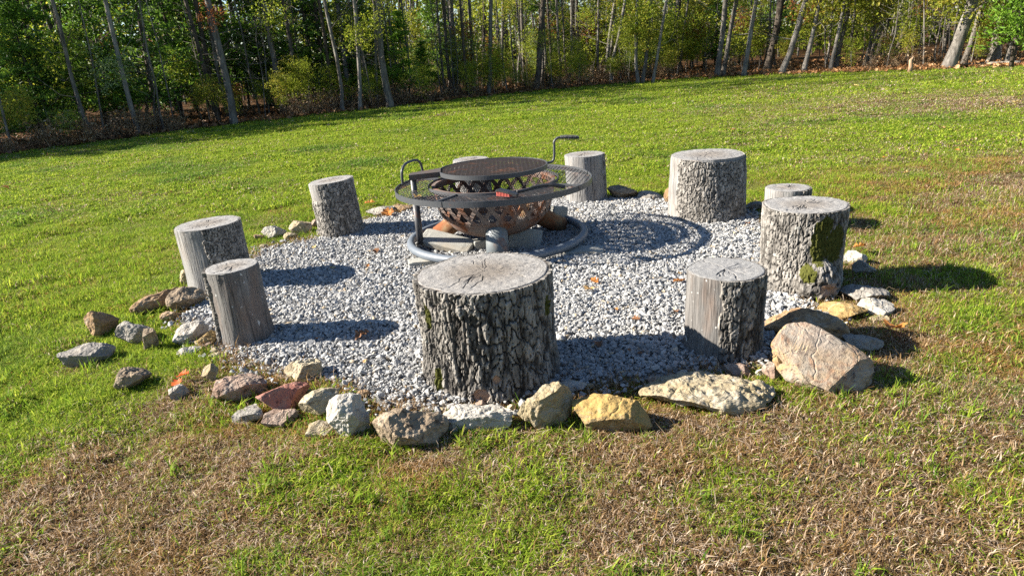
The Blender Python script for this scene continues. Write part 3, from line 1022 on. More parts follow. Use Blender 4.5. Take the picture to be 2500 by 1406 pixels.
log_seat('bark covered log left of the fire pit with a bare grey split side', (-1.677, 3.853), .179, .357, 3, [(-78, 110)], (0.016, 0.022), .008, .0048, 0.03, tilt=(0, R_(-1.5)), furrow=0.25)
log_seat('slim barkless grey log standing in front of another log at the left edge', (-1.222, 2.97), .124, .345, 5, [(-200, -138)], (0.02, 0.05), .013, .0045, 0.06, WOOD_B, CUT_A, BARK_DK, tilt=(0, R_(-1.5)))
log_seat('dark bark log behind left with a pale bare patch at its top corner', (-1.186, 4.873), .160, .385, 8, [(-180, 180)], (0.021, 0.030), .009, .0052, 0.03, nobark=[(-190, -115, .68, 1.3)], tilt=(0, R_(-4)), furrow=0.3)
log_seat('log standing behind the fire pit, only its pale top showing over the grate', (-0.265, 5.72), .150, .335, 11, [(-90, 90)], (0.022, 0.03), .008, .008)
log_seat('barkless silver log just behind the fire pit on its right', (0.627, 5.375), .158, .36, 14, [(-28, 80)], (0.03, 0.05), .009, .006, 0.04, WOOD_A, CUT_A, BARK)
log_seat('large bark log at the back right with a pale strip down its left side', (1.365, 4.635), .247, .412, 17, [(-152, 40)], (0.018, 0.028), .009, .0050, 0.03, WOOD_A, CUT_A, BARK, topdip=(-62, .018), furrow=0.3)
log_seat('small half hidden log behind the mossy one', (1.735, 4.20), .138, .245, 19, [(-72, 60)], (0.026, 0.04), .010, .006, 0.05, WOOD_A, CUT_A, BARK_DK)
log_seat('bark log with green moss and a round burl at its foot', (1.388, 3.15), .187, .392, 23, [(-180, 180)], (0.015, 0.034), .009, .0042, 0.04, WOOD_A, CUT_A, BARK, moss=[(-92, .25, .24, .13), (-84, .33, .22, .06), (-66, .24, .42, .11), (-106, .12, .2, .05)], burl=(-90, .07, .10), root=[(-178, .06, .3)], raw=[(-84, .05, .2, .035)])
log_seat('log with its left half bare wood and star shaped cracks on top', (0.806, 2.496), .146, .328, 27, [(-112, 60)], (0.020, 0.034), .010, .0042, 0.03, WOOD_B, CUT_B, BARK_DK, tilt=(R_(1), R_(1)), furrow=0.6)
log_seat('largest log, thick furrowed bark, standing in front at the stone ring', (-0.102, 2.43), .253, .408, 31, [(-180, 180)], (0.0205, 0.046), .017, .0036, 0.06, WOOD_B, CUT_C, BARK_DK, moss=[(-145, .3, .07, .07), (-138, .06, .10, .06), (-28, .3, .14, .05)], raw=[(-96, .03, .13, .03), (-84, .09, .06, .02)], furrow=0.6)

# ---------------------------------------------------------------- fire pit
FC = np.array([-0.0674, 4.257, 0.0])
pit = thing('fire_pit', 'round steel fire pit with mesh cooking ring and raised swivel grate', 'fire pit', FC)
t_ = np.linspace(0, 2 * np.pi, 97)[:-1]
ZR, RO, RI = 0.408, 0.598, 0.385


def circ(r, z, a0=0, a1=360, n=60):
    a = np.radians(np.linspace(a0, a1, n))
    return np.stack([r * np.cos(a), r * np.sin(a), np.full(n, z)], -1)


b = MB()
b.tube(np.stack([0.544 * np.cos(t_), 0.544 * np.sin(t_), 0.060 + 0 * t_], -1), 0.026, 14, True)
b.build('base_ring', BLUE_ST, pit, True)


def shell_profile(k):
    """bowl outline, k from rim (0) to bottom (1)"""
    k = np.asarray(k, float)
    a = k * np.pi / 2
    r = 0.365 * np.cos(a) ** 0.55 + 0.012 * np.sin(a * 2)
    z = ZR - 0.012 - 0.312 * np.sin(a) ** 1.25
    return r, z


# pan: solid lower half of the bowl
kk = np.linspace(0.44, 1.0, 18)
r, z = shell_profile(kk)
prof = list(zip(r, z)) + [(max(a - 0.006, 0.0), b_ + 0.006) for a, b_ in list(zip(r, z))[::-1]]
MB().sweep(prof, 96).build('bowl', RUSTY, pit, True)
# rim of the bowl
r0, z0 = shell_profile(0.0)
MB().sweep([(r0 - .006, z0 - .030), (r0 + .004, z0 - .030), (r0 + .004, z0 + .002), (r0 + .016, z0 + .004), (r0 + .016, z0 + .010), (r0 - .006, z0 + .010)], 120).build('bowl_rim', RUSTY, pit)


def helix_strip(b, th0, dth, k0, k1, w, th_in, off, n=14):
    """flat strip running over the bowl wall"""
    k = np.linspace(k0, k1, n)
    th = th0 + dth * np.linspace(0, 1, n)
    r, z = shell_profile(k)
    r = r + off
    P = np.stack([r * np.cos(th), r * np.sin(th), z], -1)
    T = np.gradient(P, axis=0)
    T /= np.linalg.norm(T, axis=1)[:, None]
    rad = np.stack([np.cos(th), np.sin(th), 0 * th], -1)
    S = np.cross(T, rad)
    S /= np.linalg.norm(S, axis=1)[:, None]
    Nn = np.cross(S, T)
    V = np.stack([P + S * w / 2 + Nn * th_in, P - S * w / 2 + Nn * th_in, P - S * w / 2 - Nn * th_in, P + S * w / 2 - Nn * th_in], 1).reshape(-1, 3)
    i = np.arange(n - 1)[:, None] * 4
    F = np.concatenate([i + [0, 1, 5, 4], i + [1, 2, 6, 5], i + [2, 3, 7, 6], i + [3, 0, 4, 7]])
    b.add(V, [F])


b = MB()
NL = 24
for q in range(NL):
    a = q * 2 * np.pi / NL
    helix_strip(b, a, 2 * np.pi / NL * 1.6, 0.03, 0.47, 0.025, .0015, .004)
    helix_strip(b, a + 2 * np.pi / NL * 1.6, -2 * np.pi / NL * 1.6, 0.03, 0.47, 0.025, .0015, .0008)
b.build('lattice', RUSTY, pit)
b = MB()
NS = 170
for q in range(NS):
    a = q * 2 * np.pi / NS
    helix_strip(b, a, 0.28, 0.02, 0.50, 0.0030, .0006, -.006, 7)
    helix_strip(b, a, -0.28, 0.02, 0.50, 0.0030, .0006, -.0078, 7)
tag(b.build('spark_screen', GRATE_M, pit), kind='stuff')

# cooking ring: rim bands, mesh panels, dividers
MB().sweep([(RO, ZR - .033), (RO + .005, ZR - .033), (RO + .005, ZR), (RO, ZR)], 140).build('outer_rim', STEEL, pit)
MB().sweep([(RI + .012, ZR - .018), (RI + .017, ZR - .018), (RI + .017, ZR + .004), (RI + .012, ZR + .004)], 120).build('inner_rim', STEEL_W, pit)


def mesh_lines(b, inside, ang, spacing, w, h, z, ext, step=0.004):
    """parallel flat strands clipped to the region where inside(x, y)"""
    d = np.array([math.cos(ang), math.sin(ang)])
    nn = np.array([-d[1], d[0]])
    s = np.arange(-ext, ext, step)
    for c in np.arange(-ext, ext, spacing):
        P = s[:, None] * d + c * nn
        m = inside(P[:, 0], P[:, 1])
        e = np.flatnonzero(np.diff(np.concatenate([[0], m.astype(int), [0]])))
        for i, j in zip(e[::2], e[1::2]):
            if j - i > 2:
                p, q = P[i], P[j - 1]
                b.bar((*p, z), (*q, z), w, h)


DIV = [-122, -33, 58, 147]
for q in range(4):
    a0, a1 = R_(DIV[q]), R_(DIV[(q + 1) % 4] + (360 if q == 3 else 0))
    mid, hw = (a0 + a1) / 2, (a1 - a0) / 2 - 0.012

    def ins_(x, y, mid=mid, hw=hw):
        r = np.hypot(x, y)
        d = np.abs(np.angle(np.exp(1j * (np.arctan2(y, x) - mid))))
        return (r < RO + .001) & (r > RI + .012) & (d < hw)
    b = MB()
    ax = mid + math.pi / 2
    mesh_lines(b, ins_, ax + R_(28), 0.025, .0032, .0020, ZR - .012, .62)
    mesh_lines(b, ins_, ax - R_(28), 0.025, .0032, .0020, ZR - .0098, .62)
    tag(b.build('mesh_panel', STEEL_W, pit), kind='stuff')
for a in DIV:
    c_, s2 = math.cos(R_(a)), math.sin(R_(a))
    MB().bar((c_ * (RI + .017), s2 * (RI + .017), ZR - .009), (c_ * RO, s2 * RO, ZR - .009), .012, .016).build('divider_bar', STEEL, pit)
# seams of the outer rim where its pieces meet
for a in (-118, -36):
    c_, s2 = math.cos(R_(a)), math.sin(R_(a))
    MB().box((c_ * (RO + .006), s2 * (RO + .006), ZR - .0145), (.003, .004, .030), [[c_, s2, 0], [-s2, c_, 0], [0, 0, 1]]).build('rim_seam', STEEL_W, pit)

# left post that carries the swivel grate
pa = R_(188)
pr = 0.485
pp = np.array([pr * math.cos(pa), pr * math.sin(pa), 0])
MB().tube([pp + [0, 0, .07], pp + [0, 0, .30], pp + [0, 0, .48]], .018, 14).build('grate_post', STEEL, pit, True)
MB().tube([pp + [0, 0, .06], pp + [0, 0, .31]], .021, 14).build('post_sleeve', STEEL_W, pit, True)
MB().box(pp * 0.88 + [0, 0, .325], (.12, .008, .055)).build('post_gusset', STEEL, pit)
GZ, GR = 0.490, 0.328
GC = np.array([0.005, 0.02, 0])
b = MB()
b.sweep([(GR, GZ - .022), (GR + .006, GZ - .022), (GR + .006, GZ + .004), (GR, GZ + .004)], 120, c=GC)
b.build('grate_rim', STEEL, pit)
b = MB()
ins_ = lambda x, y: np.hypot(x, y) < GR + .001
mesh_lines(b, ins_, R_(24), 0.021, .0032, .0024, GZ - .003, .34)
mesh_lines(b, ins_, R_(-24), 0.021, .0032, .0024, GZ - .0004, .34)
b.V = [v + GC for v in b.V]
tag(b.build('grate_mesh', GRATE_M, pit), kind='stuff')
# bracket plate between post and grate
q0 = pp + [-.018, 0, 0]
q1 = GC + [-GR - .002, -.004, 0]
hh = .026
V = []
for zt in (GZ - hh, GZ + .006):
    V += [(q0[0], q0[1] - .048, zt), (q1[0] + .014, q1[1] - .085, zt), (q1[0] + .004, q1[1] + .065, zt), (q0[0], q0[1] + .035, zt)]
MB().add(V, [np.array([[3, 2, 1, 0], [4, 5, 6, 7], [0, 1, 5, 4], [1, 2, 6, 5], [2, 3, 7, 6], [3, 0, 4, 7]])]).build('grate_bracket', m_metal('rusted_bracket', (0.05, 0.045, 0.045), (0.10, 0.075, 0.06), 0.28, 0.5), pit)


def smooth_path(P, n=8):
    P = np.asarray(P, float)
    P = np.concatenate([[2 * P[0] - P[1]], P, [2 * P[-1] - P[-2]]])
    o = []
    for i in range(1, len(P) - 2):
        for t in np.linspace(0, 1, n, endpoint=False):
            a, b, c, d = P[i - 1:i + 3]
            o.append(.5 * (2 * b + (c - a) * t + (2 * a - 5 * b + 4 * c - d) * t * t + (3 * b - a - 3 * c + d) * t ** 3))
    o.append(P[-2])
    return np.array(o)


# lifting handle on the far left of the ring
h0, h1 = circ(RO - .012, ZR - .01, 168, 168, 1)[0], circ(RO - .012, ZR - .01, 143, 143, 1)[0]
up = np.array([0, 0, 1.0])
MB().tube(smooth_path([h0, h0 + up * .055, h0 * .95 + h1 * .05 + up * .095, h0 * .75 + h1 * .25 + up * .125, h0 * .3 + h1 * .7 + up * .128, h0 * .08 + h1 * .92 + up * .105, h1 + up * .06, h1]), .0085, 10).build('lifting_handle', STEEL, pit, True)
# crank with the coiled grip
c0 = GC + [GR * math.cos(R_(12)), GR * math.sin(R_(12)), GZ - .012]
cx = np.array([math.cos(R_(12)), math.sin(R_(12)), 0])
ex = np.array([1.0, 0.0, 0])
MB().tube(smooth_path([c0 - cx * .01, c0 + cx * .035, c0 + cx * .058 + up * .012, c0 + cx * .066 + up * .045, c0 + cx * .068 + up * .10, c0 + cx * .070 + up * .125, c0 + cx * .078 + ex * .008 + up * .142, c0 + cx * .075 + ex * .035 + up * .147, c0 + cx * .075 + ex * .15 + up * .138]), .0075, 10).build('grate_handle', STEEL, pit, True)
k = np.linspace(0, 1, 260)
ca, cb = c0 + cx * .075 + ex * .035 + up * .147, c0 + cx * .075 + ex * .148 + up * .138
rr_ = .0125 + .003 * np.sin(k * np.pi)
P = ca + k[:, None] * (cb - ca) + np.stack([0 * k, rr_ * np.cos(k * 2 * np.pi * 15), rr_ * np.sin(k * 2 * np.pi * 15)], -1)
MB().tube(P, .0022, 6).build('coil_grip', STEEL, pit, True)
# legs: fat pipe stubs splayed from the bowl to the base ring
for a, rt, rb in ((-90, .20, .40), (148, .20, .46), (28, .20, .48)):
    d = np.array([math.cos(R_(a)), math.sin(R_(a)), 0])
    p, q = d * rt + [0, 0, .20], d * rb + [0, 0, .035]
    MB().tube([p, .6 * p + .4 * q, q], .066 if a == -90 else .058, 20).build('leg', LEG_F if a == -90 else LEG_M, pit, True)
lg = [o for o in pit.children if o.name.startswith('leg')]
# ash and dead leaves lying in the bowl
ash = Mat('ash')
ash = ash.done(ash.principled(ash.mix(ash.noise(ash.obj(), 30, 5, .7), (0.05, 0.045, 0.04), (0.30, 0.27, 0.24)), 0.95))
r_a = np.linspace(0.001, .24, 12)
T2, RR = np.meshgrid(np.arange(40) * 2 * np.pi / 40, r_a, indexing='ij')
zz = .145 + .02 * fbm(np.stack([RR * np.cos(T2), RR * np.sin(T2)], -1) * 14, 3, 5) - .06 * (RR - .1) ** 2
tag(link('ash_bed', mesh_np('ash_bed', np.stack([RR * np.cos(T2), RR * np.sin(T2), zz], -1).reshape(-1, 3), [grid_faces(40, 12, True)], ash, True), None, tuple(FC)), 'grey ash heaped in the bottom of the fire pit bowl', 'ash')


# grill brush lying on the front of the cooking ring
def on_ring(px, py, z=ZR + .004):
    return at(px, py, z)


B0, B1, B2, B3 = on_ring(1240, 480), on_ring(1262, 476), on_ring(1312, 470), on_ring(1380, 466)
br = thing('grill_brush', 'black grill brush with red bristles lying on the cooking ring', 'brush', B0)
l_ = lambda p, z: np.asarray(p) - B0 + [0, 0, z]
MB().tube(smooth_path([l_(B1, .016), l_(.6 * B1 + .4 * B2, .020), l_(B2, .034), l_(.5 * B2 + .5 * B3, .038), l_(B3, .020)]), [.009] * 8 + [.0075] * 8 + [.0085] * 8 + [.011] * 8 + [.010], 10).build('handle', PLASTIC, br, True)
hd = B0 - on_ring(1214, 478)
L = np.linalg.norm(hd[:2])
ax = hd / np.linalg.norm(hd)
sd = np.array([-ax[1], ax[0], 0])
V = []
for s_, zz, w in ((-1.0, .030, .016), (-.8, .040, .020), (.2, .030, .020), (.9, .018, .012)):
    for sg in (-1, 1):
        V += [ax * L * s_ + sd * w * sg + [0, 0, zz], ax * L * s_ + sd * w * sg + [0, 0, zz - .011]]
V = np.array(V)
F = []
for i in range(3):
    o = i * 4
    F += [[o, o + 2, o + 6, o + 4], [o + 1, o + 5, o + 7, o + 3], [o, o + 4, o + 5, o + 1], [o + 2, o + 3, o + 7, o + 6]]
F += [[0, 1, 3, 2], [12, 14, 15, 13]]
MB().add(V, [np.array(F)]).build('brush_head', PLASTIC, br)
b = MB()
for i in range(9):
    for j in range(4):
        p = ax * L * (-.85 + i * .14) + sd * (-.015 + j * .010)
        b.tube([p + [0, 0, .002], p + [0, 0, .024]], .0036, 5)
tag(b.build('bristles', BRIST, br), kind='stuff')


# concrete blocks and pavers under the ring
def block(label, c, dims, rot, mat=CONC, name='concrete_block', cat='block'):
    d = np.array(dims) / 2
    bev = min(dims) * .07
    V, F = ico(3)
    V = np.sign(V) * np.abs(V) ** .18
    V = np.clip(V / np.abs(V).max(0), -1, 1) * d
    V = V + .0035 * fbm(V * 30 + c[0] * 9, 3, 3)[:, None] * np.sign(V)
    o = link(name, mesh_np(name, V, [F], mat, False), None, tuple(c), rot)
    return tag(o, label, cat)


c = at(1092, 618)
block('long grey paver tipped inside the base ring at its front left', c + [0, .05, .055], (.34, .13, .045), (R_(22), R_(12), R_(-22)))
c = at(1030, 655)
block('tan topped block under the front left of the base ring', c + [0, .05, .014], (.16, .10, .05), (0, 0, R_(4)))
c = at(1285, 612)
block('dark slab standing on edge beneath the bowl beside the right leg', c + [0, .06, .06], (.20, .06, .13), (R_(-18), R_(8), R_(-12)))
c = at(1366, 570)
block('grey block propped behind the right leg inside the ring', c + [.0, .14, .085], (.11, .09, .13), (R_(-8), R_(14), R_(25)))
c = at(1174, 614)
block('small grey block behind the front leg of the pit', c + [0, .05, .03], (.09, .07, .065), (0, 0, R_(15)))
c = at(1425, 622)
block('flat grey paver lying in shadow under the right of the base ring', c + [0, .03, .012], (.24, .14, .035), (0, 0, R_(-8)))


# ---------------------------------------------------------------- border stones
def stone(label, x0, y0, x1, y1, kind, seed, flat=None, yaw=None, tiltx=0.0, tilty=0.0, cuts=10, sub=4, rough=1.0, dratio=0.75, hmul=1.0, name='stone', fwd=0.0):
    """outline box in the photo -> a stone of that size standing on the ground there"""
    r = np.random.default_rng(seed)
    cx = (x0 + x1) / 2
    base = at(cx, y1)
    W = (x1 - x0) * mpp(base) * 1.13
    dep = math.atan2(CAM_H, np.hypot(base[0], base[1]))
    D = W * dratio
    Hh = ((y1 - y0) * mpp(base) - D * .8 * math.sin(dep)) / math.cos(dep)
    Hh = max(Hh, W * .26) * hmul if flat is None else W * flat
    V, F = ico(sub)
    for q in range(cuts):
        n = r.normal(size=3) * [1, 1, .9]
        n /= np.linalg.norm(n)
        d = r.uniform(.48, .86)
        V = V - np.maximum(0, V @ n - d)[:, None] * n
    V = V - [0, 0, 0]
    V = V / np.abs(V).max(0)
    off = r.uniform(0, 50, 3)
    nv = V / np.linalg.norm(V, axis=1)[:, None]
    bury = .21
    S = np.array([W / 2, D / 2, Hh / (2 - bury * 2)])
    gm = S.prod() ** (1 / 3)
    V = V * S * 1.06
    nv = V / (S * S)
    nv /= np.linalg.norm(nv, axis=1)[:, None]
    Q = V / gm
    V = V + nv * (gm * rough * (.11 * fbm(Q * 1.5 + off, 3, seed) + .075 * fbm(Q * 4.2 + off, 4, seed + 1, .6) - .07 * np.abs(fbm(Q * 2.9 + off, 3, seed + 2))))[:, None]
    o = link(name, mesh_np(name, V, [F], RK[kind], False), None)
    d = base[:2] / np.hypot(*base[:2])
    o.location = (base[0] + d[0] * (D * .42 + fwd), base[1] + d[1] * (D * .42 + fwd), S[2] * (1 - bury * 2))
    yw = math.atan2(d[1], d[0]) - math.pi / 2
    o.rotation_euler = (tiltx, tilty, yw + (yaw if yaw is not None else r.uniform(-.25, .25)))
    return tag(o, label, 'stone')


ST = [
    ('tan brown layered stone at the far left of the ring', 220, 746, 290, 816, 'tan', 1, {}),
    ('smooth grey stone half hidden in grass left of the white boulder', 296, 776, 369, 836, 'grey', 2, {}),
    ('pale grey angular stone, leftmost of all on the lawn', 161, 829, 271, 892, 'grey', 3, {}),
    ('knobbly tan stone alone in the grass at the lower left', 293, 886, 366, 949, 'brown', 4, {}),
    ('white rounded stone at the foot of the slim grey log', 430, 778, 506, 835, 'white', 5, {}),
    ('small mustard yellow stone touching the slim grey log', 488, 803, 537, 845, 'ochre', 6, {}),
    ('low white stone in front of the mustard yellow one', 439, 839, 490, 869, 'white', 7, {}),
    ('long flat tan slab sunk in the grass behind the pitted brown stone', 329, 680, 462, 750, 'tan', 8, dict(flat=.22, yaw=.55, dratio=.35)),
    ('cream stone against the back of the left bark log', 442, 652, 486, 690, 'cream', 9, {}),
    ('pitted brown stone beside the slim grey log', 422, 696, 499, 755, 'brown', 10, dict(rough=1.3)),
    ('small pointed grey tan stone left of the big pinkish one', 498, 884, 535, 934, 'pale', 11, {}),
    ('big rounded pinkish tan stone left of the red one', 525, 905, 648, 985, 'pink', 12, dict(cuts=7, sub=5)),
    ('brick red stone with a flat top', 633, 919, 757, 1007, 'red', 13, dict(cuts=14, sub=5, rough=.5)),
    ('jagged yellow and white stone perched behind the red one', 708, 869, 787, 934, 'cream', 14, dict(rough=1.6)),
    ('cream block shaped stone right of the red one', 746, 939, 833, 1015, 'cream', 15, dict(cuts=14, rough=.6)),
    ('bright white large stone leaning beside the cream block', 811, 952, 923, 1073, 'white', 16, dict(sub=5, dratio=.6, tilty=.3)),
    ('small grey stone in front of the red one', 570, 985, 642, 1030, 'grey', 17, {}),
    ('low pale pinkish stone sunk in front of the red one', 651, 1002, 728, 1037, 'pink', 18, {}),
    ('thin cream slab lying before the bright white stone', 744, 1012, 818, 1068, 'cream', 19, dict(flat=.3, yaw=.5)),
    ('dark grey flake in the grass near the red leaves', 422, 935, 464, 975, 'grey', 20, {}),
    ('dark brown stone edge in the grass by the smooth grey stone', 352, 800, 386, 850, 'brown', 21, {}),
    ('small ledge of tan stone behind the white rounded one', 396, 754, 447, 780, 'tan', 22, {}),
    ('big pitted brown grey stone left of the largest log', 921, 979, 1086, 1095, 'brown', 23, dict(sub=5, rough=1.1, dratio=.65)),
    ('long white grey stone at the foot of the largest log', 1084, 972, 1245, 1056, 'white', 24, dict(sub=5, rough=1.05, dratio=.5)),
    ('tall pale pointed stone right of the largest log', 1268, 920, 1398, 1049, 'pale', 133, dict(sub=5, dratio=.6, rough=1.1, cuts=12, yaw=.3)),
    ('big mustard yellow topped stone in the front row', 1408, 936, 1582, 1058, 'yellow', 26, dict(sub=5, cuts=13, rough=.7, dratio=.7)),
    ('small white stone behind the pale pointed one', 1369, 922, 1430, 960, 'white', 27, {}),
    ('long low pale mottled slab between the yellow stone and the big slab', 1584, 926, 1862, 1013, 'pale', 28, dict(sub=5, flat=.17, dratio=.55, rough=1.3, yaw=.10, cuts=5)),
    ('small tan pink stone at the foot of the half bare log', 1770, 882, 1830, 921, 'pink', 29, {}),
    ('speckled white pink stone touching the big slab', 1853, 873, 1914, 931, 'pink', 30, {}),
    ('brown slab in shade behind the big slab', 1850, 756, 2045, 830, 'tan', 32, dict(flat=.28, dratio=.5, yaw=-.25)),
    ('rounded grey stone in the shade right of the big slab', 2057, 803, 2142, 854, 'grey', 33, {}),
    ('flat yellow stone below the mossy log', 2004, 738, 2104, 782, 'ochre', 34, dict(cuts=5, rough=.6)),
    ('white lumpy stone right of the flat yellow one', 2096, 716, 2168, 772, 'white', 35, {}),
    ('little pale stone at the right end of the ring', 2127, 766, 2170, 788, 'pale', 36, {}),
    ('little grey stone between the flat yellow stone and the big slab', 2028, 778, 2060, 798, 'grey', 37, {}),
    ('white flat stone behind the mossy log', 2058, 603, 2108, 644, 'white', 38, {}),
    ('blue grey stone beside the mossy log in its shadow', 2085, 632, 2137, 674, 'grey', 39, {}),
    ('grey slab in shadow right of the burl', 2064, 690, 2172, 740, 'grey', 40, dict(flat=.25)),
    ('tan stone touching the large back right log on its left', 1622, 458, 1642, 498, 'tan', 41, {}),
    ('brown stone in the back row right of the silver log', 1482, 450, 1556, 488, 'brown', 42, {}),
    ('blue grey stone in the back row next to the brown one', 1548, 464, 1610, 491, 'grey', 43, {}),
    ('grey stone in shade right of the large back log', 1825, 490, 1864, 514, 'grey', 44, {}),
    ('white lump of stone between the two left bark logs', 640, 543, 695, 579, 'white', 45, {}),
    ('cream wedge shaped stone left of the log with a bare corner', 712, 533, 760, 571, 'cream', 46, dict(tilty=-.4)),
    ('small cream stone in dead grass before the wedge shaped one', 697, 564, 730, 585, 'cream', 47, {}),
    ('small tan stone just right of the left bark log', 622, 568, 644, 586, 'tan', 48, {}),
    ('little pink stone tucked behind the log with a bare corner', 758, 534, 784, 556, 'pink', 49, {}),
    ('grey brown slab at the back left by the orange leaves', 904, 493, 965, 527, 'grey', 50, dict(flat=.25)),
    ('low tan slab at the back left under the cooking ring edge', 955, 490, 1015, 518, 'tan', 51, dict(flat=.22)),
]
for lab, x0, y0, x1, y1, kind, sd, kw in ST:
    stone(lab, x0, y0, x1, y1, kind, 500 + sd, **kw)


def big_slab():
    r = np.random.default_rng(4)
    V, F = ico(5)
    V = np.sign(V) * np.abs(V) ** .42
    V /= np.abs(V).max(0)
    for q in range(13):
        n = r.normal(size=3) * [1, 1, .55]
        n /= np.linalg.norm(n)
        V = V - np.maximum(0, V @ n - r.uniform(.74, 1.0))[:, None] * n
    off = np.array([3.1, 8.2, 5.5])
    nv = V / np.linalg.norm(V, axis=1)[:, None]
    V = V + nv * (.07 * fbm(V * 1.5 + off, 3, 5) + .045 * fbm(V * 4 + off, 4, 6) - .07 * np.abs(fbm(V * 2.6 + off, 3, 7)) + .022 * fbm(V * 11 + off, 3, 8, .6) + .02 * np.round(2.5 * fbm(V * [1.3, 1.3, 4] + off, 2, 9)))[:, None]
    V = V * [.182, .108, .054]
    c = at(1985, 962)
    o = link('stone', mesh_np('stone', V, [F], RK['slab'], False))
    o.matrix_world = Matrix.Translation((c[0] + .035, c[1] + .085, .080)) @ Matrix.Rotation(R_(-4), 4, 'Z') @ Matrix.Rotation(R_(40), 4, 'X') @ Matrix.Rotation(R_(-38), 4, 'Z')
    tag(o, 'biggest slab, pink and grey with a yellow side, propped up at the right front', 'stone')


big_slab()
# small filler stones wedged between the others along the ring
rf = np.random.default_rng(66)
for i in range(34):
    q = rf.integers(0, len(PAD_PX))
    if PAD_PX[q][1] < 560 and i % 2:
        continue
    (xa, ya), (xb, yb) = PAD_PX[q], PAD_PX[(q + 1) % len(PAD_PX)]
    f = rf.random()
    fx_, fy_ = xa + (xb - xa) * f + rf.normal(0, 6), ya + (yb - ya) * f + abs(rf.normal(0, 1)) * 16 * (1 if ya > 700 else .2)
    w_ = rf.uniform(14, 34) * (.55 + .45 * (fy_ - 480) / 500)
    o = stone('x', fx_ - w_ / 2, fy_ - w_ * .75, fx_ + w_ / 2, fy_, ['white', 'grey', 'tan', 'pale', 'pink', 'cream'][int(rf.integers(0, 6))], 2000 + i, sub=3, rough=1.1)
    tag(o, 'small nondescript stone wedged between the bigger border stones', 'stone', 'filler stones of the ring')


# ---------------------------------------------------------------- fallen oak leaves
def oak_leaf(seed):
    r = np.random.default_rng(seed)
    n = 15
    t = np.linspace(0, 1, n)
    w = (.10 + .34 * np.sin(np.pi * np.clip(t, 0, 1)) ** .8) * (1 + .45 * np.sin(t * 6.283 * 3.5 + .6)) * (t > .12) + .02
    w[-1] = .02
    ph = r.uniform(0, 6)
    z = .10 * np.sin(t * 3.0 + ph) + .14 * t * t
    V = []
    for i in range(n):
        cur = .25 + .45 * r.random()
        V += [(t[i] - .5, w[i], z[i] + cur * w[i] + .05 * r.normal()), (t[i] - .5, 0, z[i]), (t[i] - .5, -w[i] * r.uniform(.8, 1.2), z[i] + cur * w[i] + .05 * r.normal())]
    F = []
    for i in range(n - 1):
        o = i * 3
        F += [(o, o + 1, o + 4, o + 3), (o + 1, o + 2, o + 5, o + 4)]
    V = np.array(V)
    V[:, 2] -= V[:, 2].min()
    return V, np.array(F), r.random(n * 3)


LEAVES = [
    ('tan oak leaf curled on the gravel in front of the pit', 1437, 710, 36, 'tan'), ('orange leaf standing on the gravel beside the tan one', 1452, 690, 24, 'orange'),
    ('orange brown leaf on gravel touching the half bare log', 1657, 688, 32, 'orange'), ('brown leaf in the log shadow left of the largest log', 885, 822, 42, 'brown'),
    ('orange leaf on the lawn right of the big slab', 2181, 807, 58, 'orange'), ('orange leaf behind the mossy log among white stones', 2096, 610, 36, 'orange'),
    ('upper of two red leaves in the grass at lower left', 448, 925, 34, 'red'), ('lower of two red leaves in the grass at lower left', 436, 944, 32, 'red'),
    ('orange leaf on the back left slab', 948, 524, 34, 'orange'), ('second orange leaf at the back left, nearer the pit', 972, 521, 24, 'tan'), ('brown leaf beside the log with a bare corner', 903, 497, 26, 'orange'),
    ('small yellow leaf on gravel in front of the log with a bare corner', 768, 605, 14, 'yellow'), ('dark brown leaf on the gravel left of the pit', 916, 617, 24, 'brown'),
    ('yellow leaf at the edge of the long left log shadow', 812, 655, 16, 'yellow'), ('little orange leaf near the tip of the left log shadow', 897, 652, 13, 'orange'),
    ('cream leaf on the lawn near the leaf covered wood edge', 2087, 212, 16, 'yellow'), ('cream leaf on the far right lawn', 2391, 203, 16, 'yellow'),
    ('brown leaf on the right lawn near the frame edge', 2298, 315, 18, 'tan'), ('dark leaf standing at the far right edge of the lawn', 2480, 254, 22, 'yellow'),
    ('tiny orange leaf on the lawn above the large back log', 1791, 320, 11, 'orange'), ('dark leaf alone on the lawn beyond the large back log', 1722, 269, 11, 'brown'),
    ('orange leaf on the lawn behind the small half hidden log', 2158, 387, 10, 'orange'), ('tan leaf on the mid right lawn', 2212, 424, 16, 'tan'), ('brown leaf at the far left of the lawn', 14, 462, 18, 'brown'),
    ('small orange leaf on the lawn at far right', 2335, 370, 12, 'orange'), ('tiny brown leaf near the back of the bright lawn', 1165, 340, 10, 'brown'), ('red brown leaf by the smooth grey stone', 300, 800, 26, 'brown'),
]
for i, (lab, px, py, s_, kd) in enumerate(LEAVES):
    V, F, rn = oak_leaf(900 + i)
    w_ = at(px, py, .02)
    z = .022 if (i < 5 and i != 4) or 8 <= i < 15 else .028
    o = link('fallen_leaf', mesh_np('fallen_leaf', V * s_ * mpp(w_) * [1.0, .75, .8], [F], FL[kd], True), None, (w_[0], w_[1], z), (random.uniform(-.3, .3), random.uniform(-.3, .3), random.uniform(0, 6.28)))
    tag(o, lab, 'leaf', 'fallen leaves')
rl = np.random.default_rng(12)
